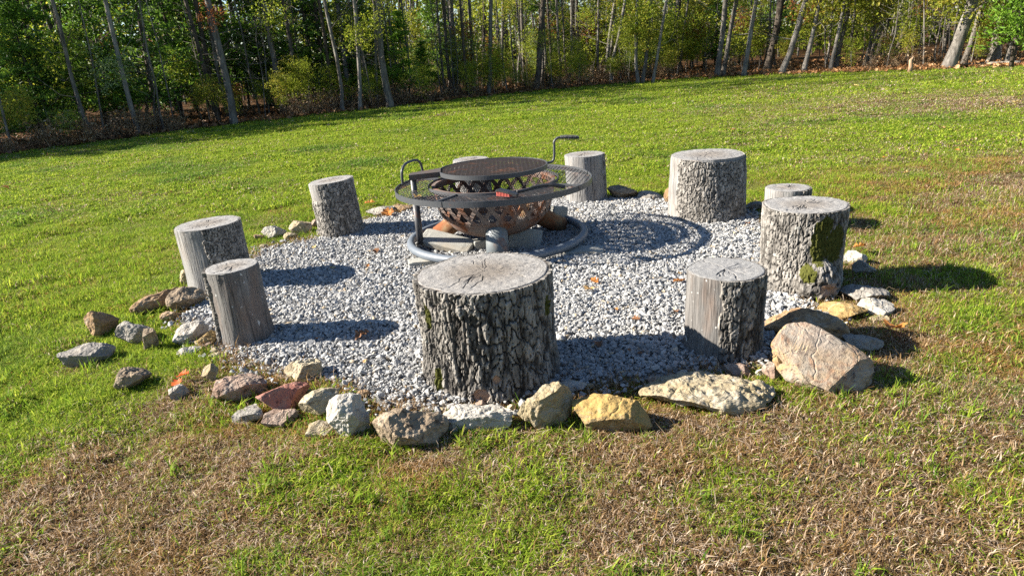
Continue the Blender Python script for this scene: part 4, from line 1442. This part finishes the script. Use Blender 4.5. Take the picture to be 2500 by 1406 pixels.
for i in range(16):
    V, F, rn = oak_leaf(940 + i)
    px, py = (rl.uniform(640, 1640), rl.uniform(590, 900)) if i < 8 else (rl.uniform(1350, 1850), rl.uniform(520, 860))
    w_ = at(px, py, .02)
    if min(math.hypot(w_[0] - a, w_[1] - b) for a, b in ((-.1, 2.43), (.8, 2.5), (1.39, 3.15), (-1.22, 2.97))) < .3 or np.hypot(*(w_ - FC)[:2]) < .62:
        continue
    o = link('fallen_leaf', mesh_np('fallen_leaf', V * rl.uniform(.02, .042) * [1.0, .75, .8], [F], FL[['tan', 'brown', 'brown', 'orange'][i % 4]], True), None, (w_[0], w_[1], .022), (rl.uniform(-.3, .3), rl.uniform(-.3, .3), rl.uniform(0, 6.28)))
    tag(o, 'small stray dead leaf lying out on the gravel', 'leaf', 'stray leaves on the gravel')
V, F, rn = oak_leaf(990)
w_ = at(1018, 480, ZR)
tag(link('fallen_leaf', mesh_np('fallen_leaf', V * .045, [F], FL['tan'], True), None, (w_[0], w_[1], ZR - .004), (.1, .1, 1.)), 'tan leaf lying on the left of the mesh cooking ring', 'leaf', 'fallen leaves')

# ---------------------------------------------------------------- trees
def leaf_cards(C, size, r, updir=0.5, aspect=0.55, D=None):
    n = len(C)
    if D is None:
        D = r.normal(size=(n, 3))
        D[:, 2] -= .3
    D = D / np.linalg.norm(D, axis=1)[:, None]
    N = r.normal(size=(n, 3)) + [0, 0, updir]
    S = np.cross(D, N)
    S /= np.linalg.norm(S, axis=1)[:, None] + 1e-9
    s = size * r.uniform(.6, 1.3, n)[:, None]
    nz = np.cross(S, D) * s * .12
    V = np.stack([C - D * s / 2, C + S * s * aspect / 2 + nz, C + D * s / 2, C - S * s * aspect / 2 + nz], 1).reshape(-1, 3)
    F = np.arange(n * 4).reshape(-1, 4)
    return V, F


def crown_mesh(seed, mat, n_clump, per, rx, rz, size, spread):
    r = np.random.default_rng(seed)
    c = r.normal(size=(n_clump, 3))
    c /= np.linalg.norm(c, axis=1)[:, None]
    c *= (r.random(n_clump) ** .45)[:, None] * [rx, rx, rz]
    keep = fbm(c * 1.1 + seed, 2, seed) > -.25
    c = c[keep]
    C = np.repeat(c, per, 0) + r.normal(size=(len(c) * per, 3)) * [spread, spread, spread * .55]
    V, F = leaf_cards(C, size, r)
    rnd = np.clip(np.repeat(r.random(len(c)), per) * .6 + r.random(len(C)) * .4, 0, 1)
    return mesh_np('crown', V, [F], mat, False, {'rnd': np.repeat(rnd, 4)})


def cedar_mesh(seed, mat, H, R, nb=95):
    r = np.random.default_rng(seed)
    C, D, rn = [], [], []
    b = MB()
    b.tube(smooth_path([(0, 0, 0), (r.normal(0, .05), r.normal(0, .05), H * .5), (0, 0, H)], 4), np.linspace(.055, .008, 9), 6)
    for q in range(nb):
        z = H * (.10 + .88 * r.random())
        L = R * (1.05 - z / H) ** .75 * r.uniform(.55, 1.15) + .1
        a = r.uniform(0, 6.283)
        d = np.array([math.cos(a), math.sin(a), r.uniform(-.1, .5)])
        n = int(14 + 36 * L)
        t = r.uniform(.15, 1, n)
        P = np.array([0, 0, z]) + d * (L * t)[:, None]
        P[:, 2] -= .22 * L * t * t
        C.append(P + r.normal(size=(n, 3)) * (.05 + .09 * L * t[:, None]) * [1, 1, .6])
        D.append(d + r.normal(size=(n, 3)) * .7 + [0, 0, .15])
        rn.append(np.full(n, r.random()) * .5 + .5 * r.random(n))
        b.tube([(0, 0, z), tuple(P[t.argmax()])], [.010, .003], 4, caps=False)
    C, D, rn = np.concatenate(C), np.concatenate(D), np.concatenate(rn)
    V, F = leaf_cards(C, .13, r, .4, .34, D)
    return mesh_np('foliage', V, [F], mat, False, {'rnd': np.repeat(rn, 4)}), b.mesh('trunk', T_DARK, True)


def twigs(r, base, n, length, z0, z1, rad, axis=None):
    """bare branches reaching out from a stem"""
    b = MB()
    for q in range(n):
        z = r.uniform(z0, z1)
        a = r.uniform(0, 6.283)
        L = length * r.uniform(.4, 1.2)
        p0 = axis(z) if axis else np.array([0, 0, z])
        d = np.array([math.cos(a), math.sin(a), r.uniform(-.1, .8)])
        p1 = p0 + d * L * .5 + r.normal(size=3) * .06 * L
        p2 = p0 + d * L + r.normal(size=3) * .14 * L + [0, 0, .1 * L]
        b.tube([p0, p1, p2], [rad, rad * .65, rad * .25], 5, caps=False)
        if r.random() < .7:
            b.tube([p1, p1 + (d + r.normal(size=3) * .6) * L * .35], [rad * .5, rad * .2], 4, caps=False)
    return b


CR = {}
for nm, mt, sz in (('oak', L_OAK, .10), ('yellow', L_YEL, .12), ('pale', L_PALE, .095), ('red', L_RED, .10)):
    CR[nm] = [crown_mesh(40 + q + len(nm), mt, 85, 10, .9, 1.05, sz, .13) for q in range(3)]
CANOPY = [crown_mesh(70 + q, L_OAK if q % 2 else L_YEL, 75, 12, 1.5, 1.9, .13, .20) for q in range(4)]
CED = [cedar_mesh(80 + q, L_CED, 3.6 + q * .5, .95 + .1 * q) for q in range(4)]
CEDB = [cedar_mesh(90 + q, L_CEDB, 3.0 + .6 * q, .95) for q in range(2)]


def tall_tree(name, label, cat, bx, by, tx, wpx, mat=T_GREY, leaf=None, canopy=True, group=None, seed=0, ty=0.0, total=9.5, low=None, base=None):
    """trunk standing at base pixel, leaning as in the photo, crown overhead"""
    r = np.random.default_rng(1000 + seed)
    p = at(bx, by) if base is None else np.array(base, float)
    q = at_depth(tx, ty, p) if tx is not None else p + np.array([r.normal(0, .12), 0, 3.0])
    d = q - p
    d = d / d[2]
    R0 = max(wpx * mpp(p) / 2, .012)
    t = thing(name, label, cat, (p[0], p[1], 0.0), 0, group)
    zz = np.array([-.05, .12, .5, 1.2, 2.2, 3.4, 5.0, 7.0, total])
    wob = np.cumsum(r.normal(0, .028, (len(zz), 2)), 0) * (zz[:, None] > .3)

    def axis(z):
        return np.array([d[0] * z + np.interp(z, zz, wob[:, 0]), d[1] * z * .3 + np.interp(z, zz, wob[:, 1]), z])
    P = np.array([axis(z) for z in zz])
    rad = R0 * np.interp(zz, [-.05, .12, .5, 3, total], [1.45, 1.2, 1.0, .85, .22])
    MB().tube(P, rad, 10).build('trunk', mat, t, True)
    nb = int(r.integers(8, 15))
    twigs(r, p, nb, 1.0, .8, 4.2, max(R0 * .16, .008), axis).build('branches', mat, t)['kind'] = 'stuff'
    if canopy:
        c = axis(total * .78)
        o = link('crown', CANOPY[seed % 4], t, tuple(c), (0, 0, r.uniform(0, 6)), tuple([r.uniform(.7, 1.0)] * 2 + [r.uniform(.8, 1.1)]))
    if leaf:
        for (kd, z, dx, sc) in leaf:
            c = axis(z)
            o = link('foliage', CR[kd][int(r.integers(0, 3))], t, (c[0] + dx, c[1] - .15, z), (0, 0, r.uniform(0, 6)), (sc, sc, sc))
    return t


G, PL, DK = T_GREY, T_PALE, T_DARK
TREES = [
    ('grey trunk leaning left, thickest at the left lawn edge', 573, 304, 528, 17, G, [('red', 2.2, .1, .35)]),
    ('thin trunk with pale fluttering leaves low at the left lawn edge', 341, 330, 300, 11, PL, [('pale', 1.3, -.1, .55)]),
    ('short dark trunk beside the brush at the far left', 213, 337, 170, 10, DK, [('oak', 1.6, 0, .7)]),
    ('slender leaning trunk among cedars at the far left', 176, 304, 105, 11, G, None),
    ('dark tall trunk crossing the cedars at upper left', 196, 300, 138, 12, DK, None),
    ('thin grey trunk left of centre in the left cedars', 417, 264, 372, 9, G, [('red', 2.0, 0, .3)]),
    ('straight grey trunk between two cedars at left', 432, 272, 411, 9, G, None),
    ('grey trunk with blotchy bark midway between left cedars', 694, 278, 670, 13, G, [('oak', 2.3, .2, .6)]),
    ('dark trunk just right of the blotchy one', 737, 276, 711, 9, DK, None),
    ('thin pale trunk left of the twin stems near the left centre', 838, 273, 795, 9, G, None),
    ('shaded dark trunk left of the thickest left trunk', 534, 298, 488, 11, DK, None),
    ('second shaded dark trunk hidden behind the thickest left trunk', 556, 289, 520, 10, DK, None),
    ('stout grey trunk standing forward at the lawn edge left of the pit', 953, 263, 934, 16, G, [('oak', 2.5, .1, .5)]),
    ('slim wavy pale trunk left of the stout forward trunk', 880, 270, 872, 9, PL, None),
    ('leaning grey trunk behind the slim wavy one', 857, 258, 829, 12, G, [('yellow', 2.0, 0, .5)]),
    ('straight dark grey trunk above the left handle of the pit', 1114, 233, 1109, 12, G, None),
    ('thin trunk with ruddy leaf tufts right of the straight dark grey one', 1159, 233, 1147, 8, G, [('red', 1.7, -.1, .45), ('red', 1.0, -.15, .3)]),
    ('grey trunk forked low behind the pit', 1193, 232, 1203, 10, G, None),
    ('thin dark trunk behind the forked one', 1180, 216, 1177, 9, DK, None),
    ('thin straight pale trunk above the middle of the grate', 1230, 213, 1233, 7, PL, None),
    ('pale thin trunk, left one of a close pair above the grate', 1267, 206, 1268, 7, PL, None),
    ('grey thin trunk, right one of a close pair above the grate', 1281, 206, 1281, 8, G, None),
    ('tall dark trunk leaning right above the grate', 1309, 221, 1323, 14, DK, [('oak', 2.9, .2, .5)]),
    ('thin grey stem pressed against the tall dark leaning trunk', 1321, 214, 1327, 7, G, None),
    ('thin stem with rust coloured leaves left of it', 1388, 206, 1384, 6, G, [('red', 1.6, -.8, .45)]),
    ('thin straight pole left of the leaning cluster', 1463, 201, 1465, 6, G, None),
    ('leftmost stem of the leaning pale cluster', 1475, 199, 1494, 9, PL, None),
    ('middle stem of the leaning pale cluster', 1482, 197, 1497, 9, PL, None),
    ('rightmost stem of the leaning pale cluster, bent outwards', 1490, 203, 1519, 8, PL, None),
    ('thin pole with bare whitish side branches', 1557, 204, 1552, 8, PL, None),
    ('straight grey trunk in the middle of the bare poles', 1569, 203, 1573, 9, G, [('yellow', 1.2, 0, .4)]),
    ('pale pole leaning right among the bare poles', 1594, 203, 1610, 7, PL, None),
    ('very thin pole behind the bare poles', 1586, 196, 1590, 5, G, None),
    ('grey trunk right of the bare poles', 1636, 186, 1645, 9, G, None),
    ('curved thin stem right of the bare poles', 1653, 186, 1668, 5, G, None),
    ('dark thin trunk before the right clump', 1699, 156, 1710, 8, DK, [('red', .5, .1, .4)]),
    ('left trunk of a pair joined at the foot', 1751, 189, 1752, 13, G, [('yellow', 2.4, 0, .5)]),
    ('right trunk of a pair joined at the foot', 1764, 187, 1780, 11, G, None),
    ('pale slanting trunk with bare dead limbs', 1815, 187, 1837, 11, PL, [('yellow', 1.9, .1, .35)]),
    ('thick dark trunk in shade right of the pale slanting one', 1872, 176, 1897, 17, DK, None),
    ('light brown trunk leaning right over the leaf litter', 1909, 181, 1941, 14, PL, [('red', 2.0, 0, .25)]),
    ('young oak with yellow green leaves right of the leaning light brown trunk', 1962, 178, 1975, 11, PL, [('yellow', 1.6, .05, .8), ('yellow', 2.4, -.1, .8)]),
    ('young leafy oak in front of a grey trunk at right', 2026, 175, 2043, 9, PL, [('yellow', 2.0, .1, .75), ('red', 2.6, .2, .4)]),
    ('grey trunk standing behind the young leafy oak', 2040, 169, 2057, 10, G, None),
    ('left stem of a narrow pair on the leaf litter', 2109, 165, 2134, 9, G, None),
    ('right stem of a narrow pair on the leaf litter', 2117, 164, 2157, 8, G, None),
    ('dark trunk set back among the right trees', 2144, 140, 2160, 12, DK, None),
    ('lichen grey trunk set back at right leaning right', 2167, 136, 2189, 11, PL, None),
    ('dark trunk right of the lichen grey one', 2186, 133, 2218, 10, DK, None),
    ('thickest oak at right with clinging yellow and orange leaves', 2315, 168, 2342, 27, PL, [('yellow', 1.5, -.5, .7), ('red', 2.0, -.2, .4), ('yellow', 2.3, .4, .75), ('yellow', 2.2, -.6, .7)]),
    ('leafy grey trunk next to the thickest oak', 2352, 162, 2374, 13, G, [('yellow', 1.2, .1, .5), ('yellow', .7, .15, .35)]),
    ('pale stout trunk behind the bright cedar at right', 2423, 156, 2453, 25, PL, None),
    ('pale narrow trunk at the right frame edge by the fallen log', 2455, 159, 2470, 11, PL, None),
    ('shaded trunk behind the pale stout one', 2403, 140, 2415, 13, DK, None),
]
for i, (lab, bx, by, tx, w, mt, lf) in enumerate(TREES):
    tall_tree('tree', lab, 'tree', bx, by, tx, w, mt, lf, i % 5 == 0, 'front trees of the wood', i)

rt = np.random.default_rng(31)
for o in [o for o in COL.objects if o.get('group') == 'front trees of the wood']:
    if o.location.x > -3.5 and rt.random() < .55:
        for q in range(int(rt.integers(1, 4))):
            sc = rt.uniform(.35, .75)
            link('foliage', CR[['oak', 'yellow', 'yellow', 'oak', 'red'][int(rt.integers(0, 5))]][int(rt.integers(0, 3))], o, (rt.normal(0, .35), rt.normal(0, .2), rt.uniform(1.3, 3.6)), (0, 0, rt.uniform(0, 6)), (sc, sc, sc))
# broken snag and fallen log on the right litter
p = at(2221, 177)
sn = thing('broken_snag', 'short broken orange tan stump on the leaf litter', 'stump', (p[0], p[1], 0))
MB().tube([(0, 0, -.02), (.01, 0, .12), (.0, .01, .26), (.05, .0, .34)], [.055, .045, .042, .008], 9).build('trunk', m_trunk('snag_wood', (.26, .16, .09), (.45, .32, .22)), sn, True)
p, q = at(2330, 165), at(2490, 160)
fl_ = MB().tube(smooth_path([(0, 0, .04), tuple((q - p) * .5 + [0, .05, .05]), tuple(q - p + [0, 0, .05])], 5), np.linspace(.03, .055, 11), 9).build('fallen_log', T_PALE, None, True)
fl_.location = (p[0], p[1], 0)
tag(fl_, 'pale fallen log lying at the right wood edge', 'fallen log')


def copy_tree(root, loc, rz, s, label=None, group=None):
    c = root.copy()
    COL.objects.link(c)
    c.location = loc
    c.rotation_euler = (0, 0, rz)
    c.scale = (s, s, s)
    for ch in root.children:
        d = ch.copy()
        COL.objects.link(d)
        d.parent = c
    if label:
        c['label'] = label
    if group:
        c['group'] = group
    return c


def cedar(name, label, px, py, me, s, group, base=None):
    p = at(px, py) if base is None else np.array(base)
    t = thing(name, label, 'cedar', (p[0], p[1], 0), random.uniform(0, 6), group)
    t.scale = (s, s, s)
    link('trunk', me[1], t)
    link('foliage', me[0], t)
    return t


# prominent cedars
CEDS = [(110, 345, 0, .62, 'low dark cedar nearest the lawn at the far left'), (265, 322, 1, .75, 'spreading cedar behind the thin pale leaved trunk'), (60, 300, 2, 1.0, 'tall cedar at the left frame edge'), (480, 275, 2, .95, 'broad dark cedar left of the thickest left trunk'),
        (590, 272, 3, 1.0, 'dark cedar right behind the thickest left trunk'), (660, 262, 1, .95, 'dark cedar left of the blotchy trunk'), (330, 285, 3, .95, 'tall cedar in the middle of the left wood'), (770, 262, 0, .9, 'cedar right of the dark trunk near left centre'),
        (995, 250, 1, .62, 'small bright cedar bush right of the stout forward trunk'), (1040, 240, 0, .5, 'low cedar seedling left of the straight dark grey trunk'), (205, 290, 0, 1.1, 'cedar deep among the far left trunks')]
for px, py, k, s, lab in CEDS:
    cedar('cedar_tree', lab, px, py, CED[k] if px < 900 else CEDB[k], s * (1.3 if px < 900 else 1.0), 'cedars of the wood')
cedar('cedar_tree', 'bright green feathery cedar hanging in at the right frame edge', 2468, 165, CEDB[1], .95, 'cedars of the wood')
cedar('cedar_tree', 'green cedar tuft behind the pair joined at the foot', 1745, 165, CEDB[0], .8, 'cedars of the wood')

# saplings and shrubs filling the edge of the wood
def sapling(name, label, cat, base, kinds, h, seed, group, bare=False):
    r = np.random.default_rng(seed)
    t = thing(name, label, cat, (base[0], base[1], 0), 0, group)
    ln = r.normal(0, .08, 2)
    b = MB()
    P = np.array([[ln[0] * z, ln[1] * z, z] for z in np.linspace(-.03, h, 6)]) + np.concatenate([[[0, 0, 0]], r.normal(0, .03, (5, 3)) * [1, 1, 0]])
    b.tube(P, np.linspace(.018, .005, 6), 6, caps=False)
    b.build('stem', T_PALE if r.random() < .5 else T_GREY, t, True)
    twigs(r, None, 7 if not bare else 14, .55, .3 * h, h, .007).build('branches', T_GREY, t)['kind'] = 'stuff'
    if not bare:
        for q in range(int(r.integers(2, 4))):
            z = h * r.uniform(.45, 1.0)
            sc = r.uniform(.45, .85)
            link('foliage', CR[kinds[int(r.integers(0, len(kinds)))]][int(r.integers(0, 3))], t, (r.normal(0, .22), r.normal(0, .22), z), (0, 0, r.uniform(0, 6)), (sc, sc, sc * .9))
    return t


r = np.random.default_rng(55)


def front_x(n, a, b):
    return r.uniform(a, b, n)


protoS = [sapling('sapling', 'leafy oak sapling in the undergrowth of the wood', 'sapling', (-30, 14), k, h, 60 + i, 'saplings in the wood') for i, (k, h) in enumerate(((['oak'], 2.2), (['oak', 'yellow'], 2.6), (['yellow', 'oak'], 1.7), (['oak', 'pale'], 2.0), (['red', 'oak'], 1.5), (['yellow', 'yellow', 'red'], 2.3)))]
protoB = [sapling('bare_sapling', 'thin leafless whitish sapling in the undergrowth of the wood', 'sapling', (-30, 15), None, h, 80 + i, 'bare saplings in the wood', True) for i, h in enumerate((2.6, 3.4, 1.8))]
ZONES = ((-13, -6, 'at the left end of the wood'), (-6, -1, 'left of the pit'), (-1, 4, 'behind the pit'), (4, 9, 'right of the pit'), (9, 18, 'at the right end of the wood'))


def zone(x):
    for a, b, s in ZONES:
        if x < b:
            return s
    return ZONES[-1][2]


def spread_(protos, n, dmin, dmax, xa, xb, what, grp, s0, s1, pow_=1.0):
    for q in range(n):
        x = r.uniform(xa, xb)
        y = edge_y(x) + dmin + (dmax - dmin) * r.random() ** pow_
        x += (y - edge_y(x)) * (x / 20.0) * .9
        o = protos[int(r.integers(0, len(protos)))]
        copy_tree(o, (x, y, 0), r.uniform(0, 6.28), r.uniform(s0, s1), what + ' ' + zone(x), grp + ' ' + zone(x))


spread_(protoS, 9, 1.5, 6, -10, -3, 'leafy sapling in the undergrowth', 'leafy saplings', .8, 1.3)
spread_(protoS, 34, .5, 9, -3, 6, 'leafy sapling in the undergrowth', 'leafy saplings', .8, 1.3)
spread_(protoS, 22, .8, 9, 6, 14, 'leafy sapling in the undergrowth', 'leafy saplings', .7, 1.2)
spread_(protoB, 70, .3, 5, -8, 12, 'thin leafless sapling in the undergrowth', 'bare saplings', .8, 1.2)
spread_(protoS, 12, .1, .9, -10, -2, 'low leafy shoots at the lawn edge', 'edge shoots', .25, .5)
spread_(protoS, 20, -.05, .8, -2, 5, 'low leafy shoots at the lawn edge', 'edge shoots', .3, .6)
spread_(protoS, 14, .3, 1.5, 5, 13, 'low leafy shoots at the lawn edge', 'edge shoots', .3, .55)
spread_(protoS, 55, .8, 7, -11, 6, 'low leafy shoot between the trunks', 'low shoots', .3, .62)
protoC = [cedar('cedar_tree', 'cedar in the shade of the wood', 0, 0, CED[k], 1.0, 'shaded cedars', (-30, 16 + k, 0)) for k in range(4)]
spread_(protoC, 15, 1.0, 7, -12, -2.5, 'dark cedar standing back in the shaded wood', 'shaded cedars', .8, 1.3)
spread_(protoC, 9, 2.5, 9, -2.5, 13, 'dark cedar standing back in the shaded wood', 'shaded cedars', .7, 1.2)
# trees deep in the wood
protoT = [tall_tree('tree', 'tall slender tree deep in the shaded wood', 'tree', 0, 0, None, w, mt, None, i == 3, 'deep trees', 300 + i, base=(-30, 18 + i, 0)) for i, (w, mt) in enumerate(((7, T_GREY), (5, T_PALE), (8, T_DARK), (4.5, T_GREY), (6, T_GREY)))]
spread_(protoT, 34, .3, 4, -9, 10, 'tall slender tree deep in the shaded wood', 'deep trees', .75, 1.0)
spread_(protoT, 150, 1.5, 16, -13, 15, 'tall slender tree deep in the shaded wood', 'deep trees', .8, 1.25, .8)
# wood beyond the left and right of the frame that shades the edge
spread_(protoT, 16, .2, 9, -32, -13, 'tall slender tree deep in the shaded wood', 'deep trees', .9, 1.2)
for q, (x_, y_) in enumerate(((-4.6, 13.7), (-5.6, 13.2), (-6.5, 12.75), (-7.4, 12.3), (-8.3, 11.75))):
    copy_tree(protoC[3], (x_ - 11.3, y_ + .8, 0), q * 1.3, 1.38 + .05 * (q % 3), 'dark cedar standing back in the shaded wood at the left end of the wood', 'shaded cedars at the left end of the wood')
for o in protoS + protoB + protoC + protoT:
    o.location.x = -34 + random.uniform(-3, 3)
    o.location.y = 20 + random.uniform(-3, 6)

# far wood closing the view
r = np.random.default_rng(77)
C, S = [], []
for q in range(1500):
    x = r.uniform(-38, 38)
    y = edge_y(x) + r.uniform(16, 30)
    z = 7.5 * r.random() ** 1.25 + .2
    n = 75
    C.append(np.array([x, y, z]) + r.normal(size=(n, 3)) * [.9, .9, .7])
    S.append(np.full(n, r.random()) * .7 + .3 * r.random(n))
C, S = np.concatenate(C), np.concatenate(S)
V, F = leaf_cards(C, .26, r)
tag(link('far_wood', mesh_np('far_wood', V, [F], L_OAK, False, {'rnd': np.repeat(S, 4)})), 'far off green wood closing the view behind the trunks', 'wood', kind='stuff')
b = MB()
for q in range(150):
    x = r.uniform(-40, 40)
    y = edge_y(x) + r.uniform(15, 29)
    rad = r.uniform(.05, .11)
    b.tube([(x, y, 0), (x + r.normal(0, .2), y, 5), (x + r.normal(0, .4), y, 10)], [rad, rad * .8, rad * .3], 6)
tag(b.build('far_trunks', T_GREY, None, True), 'far off trunks standing in the wood behind', 'wood', kind='stuff')

# leaf litter along and behind the edge
lm = []
for q in range(5):
    V, F, rn = oak_leaf(700 + q)
    lm.append(mesh_np('litter_leaf', V * [1, .75, .8], [F], L_LIT, True, {'rnd': np.full(len(V), q / 4.0)}))
n = 15000
x = r.uniform(-12, 17, n)
dpt = r.random(n) ** 1.6 * 7 - .35 * r.random(n)
litw = np.interp(x, [-12, -3, 3, 5, 7, 17], [.45, .5, .6, .9, 1.5, 1.5])
y = edge_y(x) + dpt - np.where((x > 5.5), r.random(n) ** 3 * 1.0, 0)
keep = r.random(n) < litw / 1.5
x, y = x[keep], y[keep]
x = x + np.clip(y - edge_y(x), 0, 9) * (x / 20.0) * .9
n = len(x)
scatter('leaf_litter', np.column_stack([x, y, np.full(n, .012) + r.random(n) * .03]), np.column_stack([r.normal(0, .5, n), r.normal(0, .5, n), r.uniform(0, 6.28, n)]), r.uniform(.07, .15, n), r.integers(0, 5, n), lm, {'tone': np.clip(np.interp(x, [-12, 3, 7], [.9, .6, .0]) + r.normal(0, .25, n), 0, 1)}, L_LIT)
tag(bpy.data.objects['leaf_litter'], 'fallen leaves carpeting the edge of the wood', 'leaf litter')

# dry weeds and brush along the edge
def weed(seed):
    r = np.random.default_rng(seed)
    b = MB()
    C = []
    for q in range(16):
        a = r.uniform(0, 6.283)
        L = r.uniform(.15, .5)
        d = np.array([math.cos(a) * .45, math.sin(a) * .45, 1.0])
        p0 = np.array([r.normal(0, .06), r.normal(0, .06), 0])
        p2 = p0 + d * L + r.normal(size=3) * .06
        b.tube([p0, p0 + d * L * .5, p2], [.004, .003, .0015], 3, caps=False, a=r.random())
        C.append(p0 + d * L * r.uniform(.4, 1.1, 7)[:, None] + r.normal(size=(7, 3)) * .05)
    C = np.concatenate(C)
    V, F = leaf_cards(C, .05, r)
    b.add(V, [F], .5)
    b.A[-1] = np.repeat(r.random(len(C)), 4)
    return b.mesh('weed', L_WEED, False, 'rnd')


wm = [weed(800 + q) for q in range(6)]
n = 1150
x = r.uniform(-12, 12, n)
y = edge_y(x) + .05 + r.random(n) ** 1.5 * 3.0
keep = r.random(n) < np.interp(x, [-12, 3, 5.5, 12], [.8, .8, .35, .12]) * sstep(-.15, .35, fbm(np.stack([x, y], -1) * .9, 3, 19))
x, y = x[keep], y[keep]
n = len(x)
scatter('brush', np.column_stack([x, y, np.zeros(n)]), np.column_stack([r.normal(0, .15, n), r.normal(0, .15, n), r.uniform(0, 6.28, n)]), r.uniform(.4, 1.25, n), r.integers(0, 6, n), wm, {'tone': r.random(n)}, L_WEED)
tag(bpy.data.objects['brush'], 'dry brown weeds and brush along the edge of the wood', 'brush')
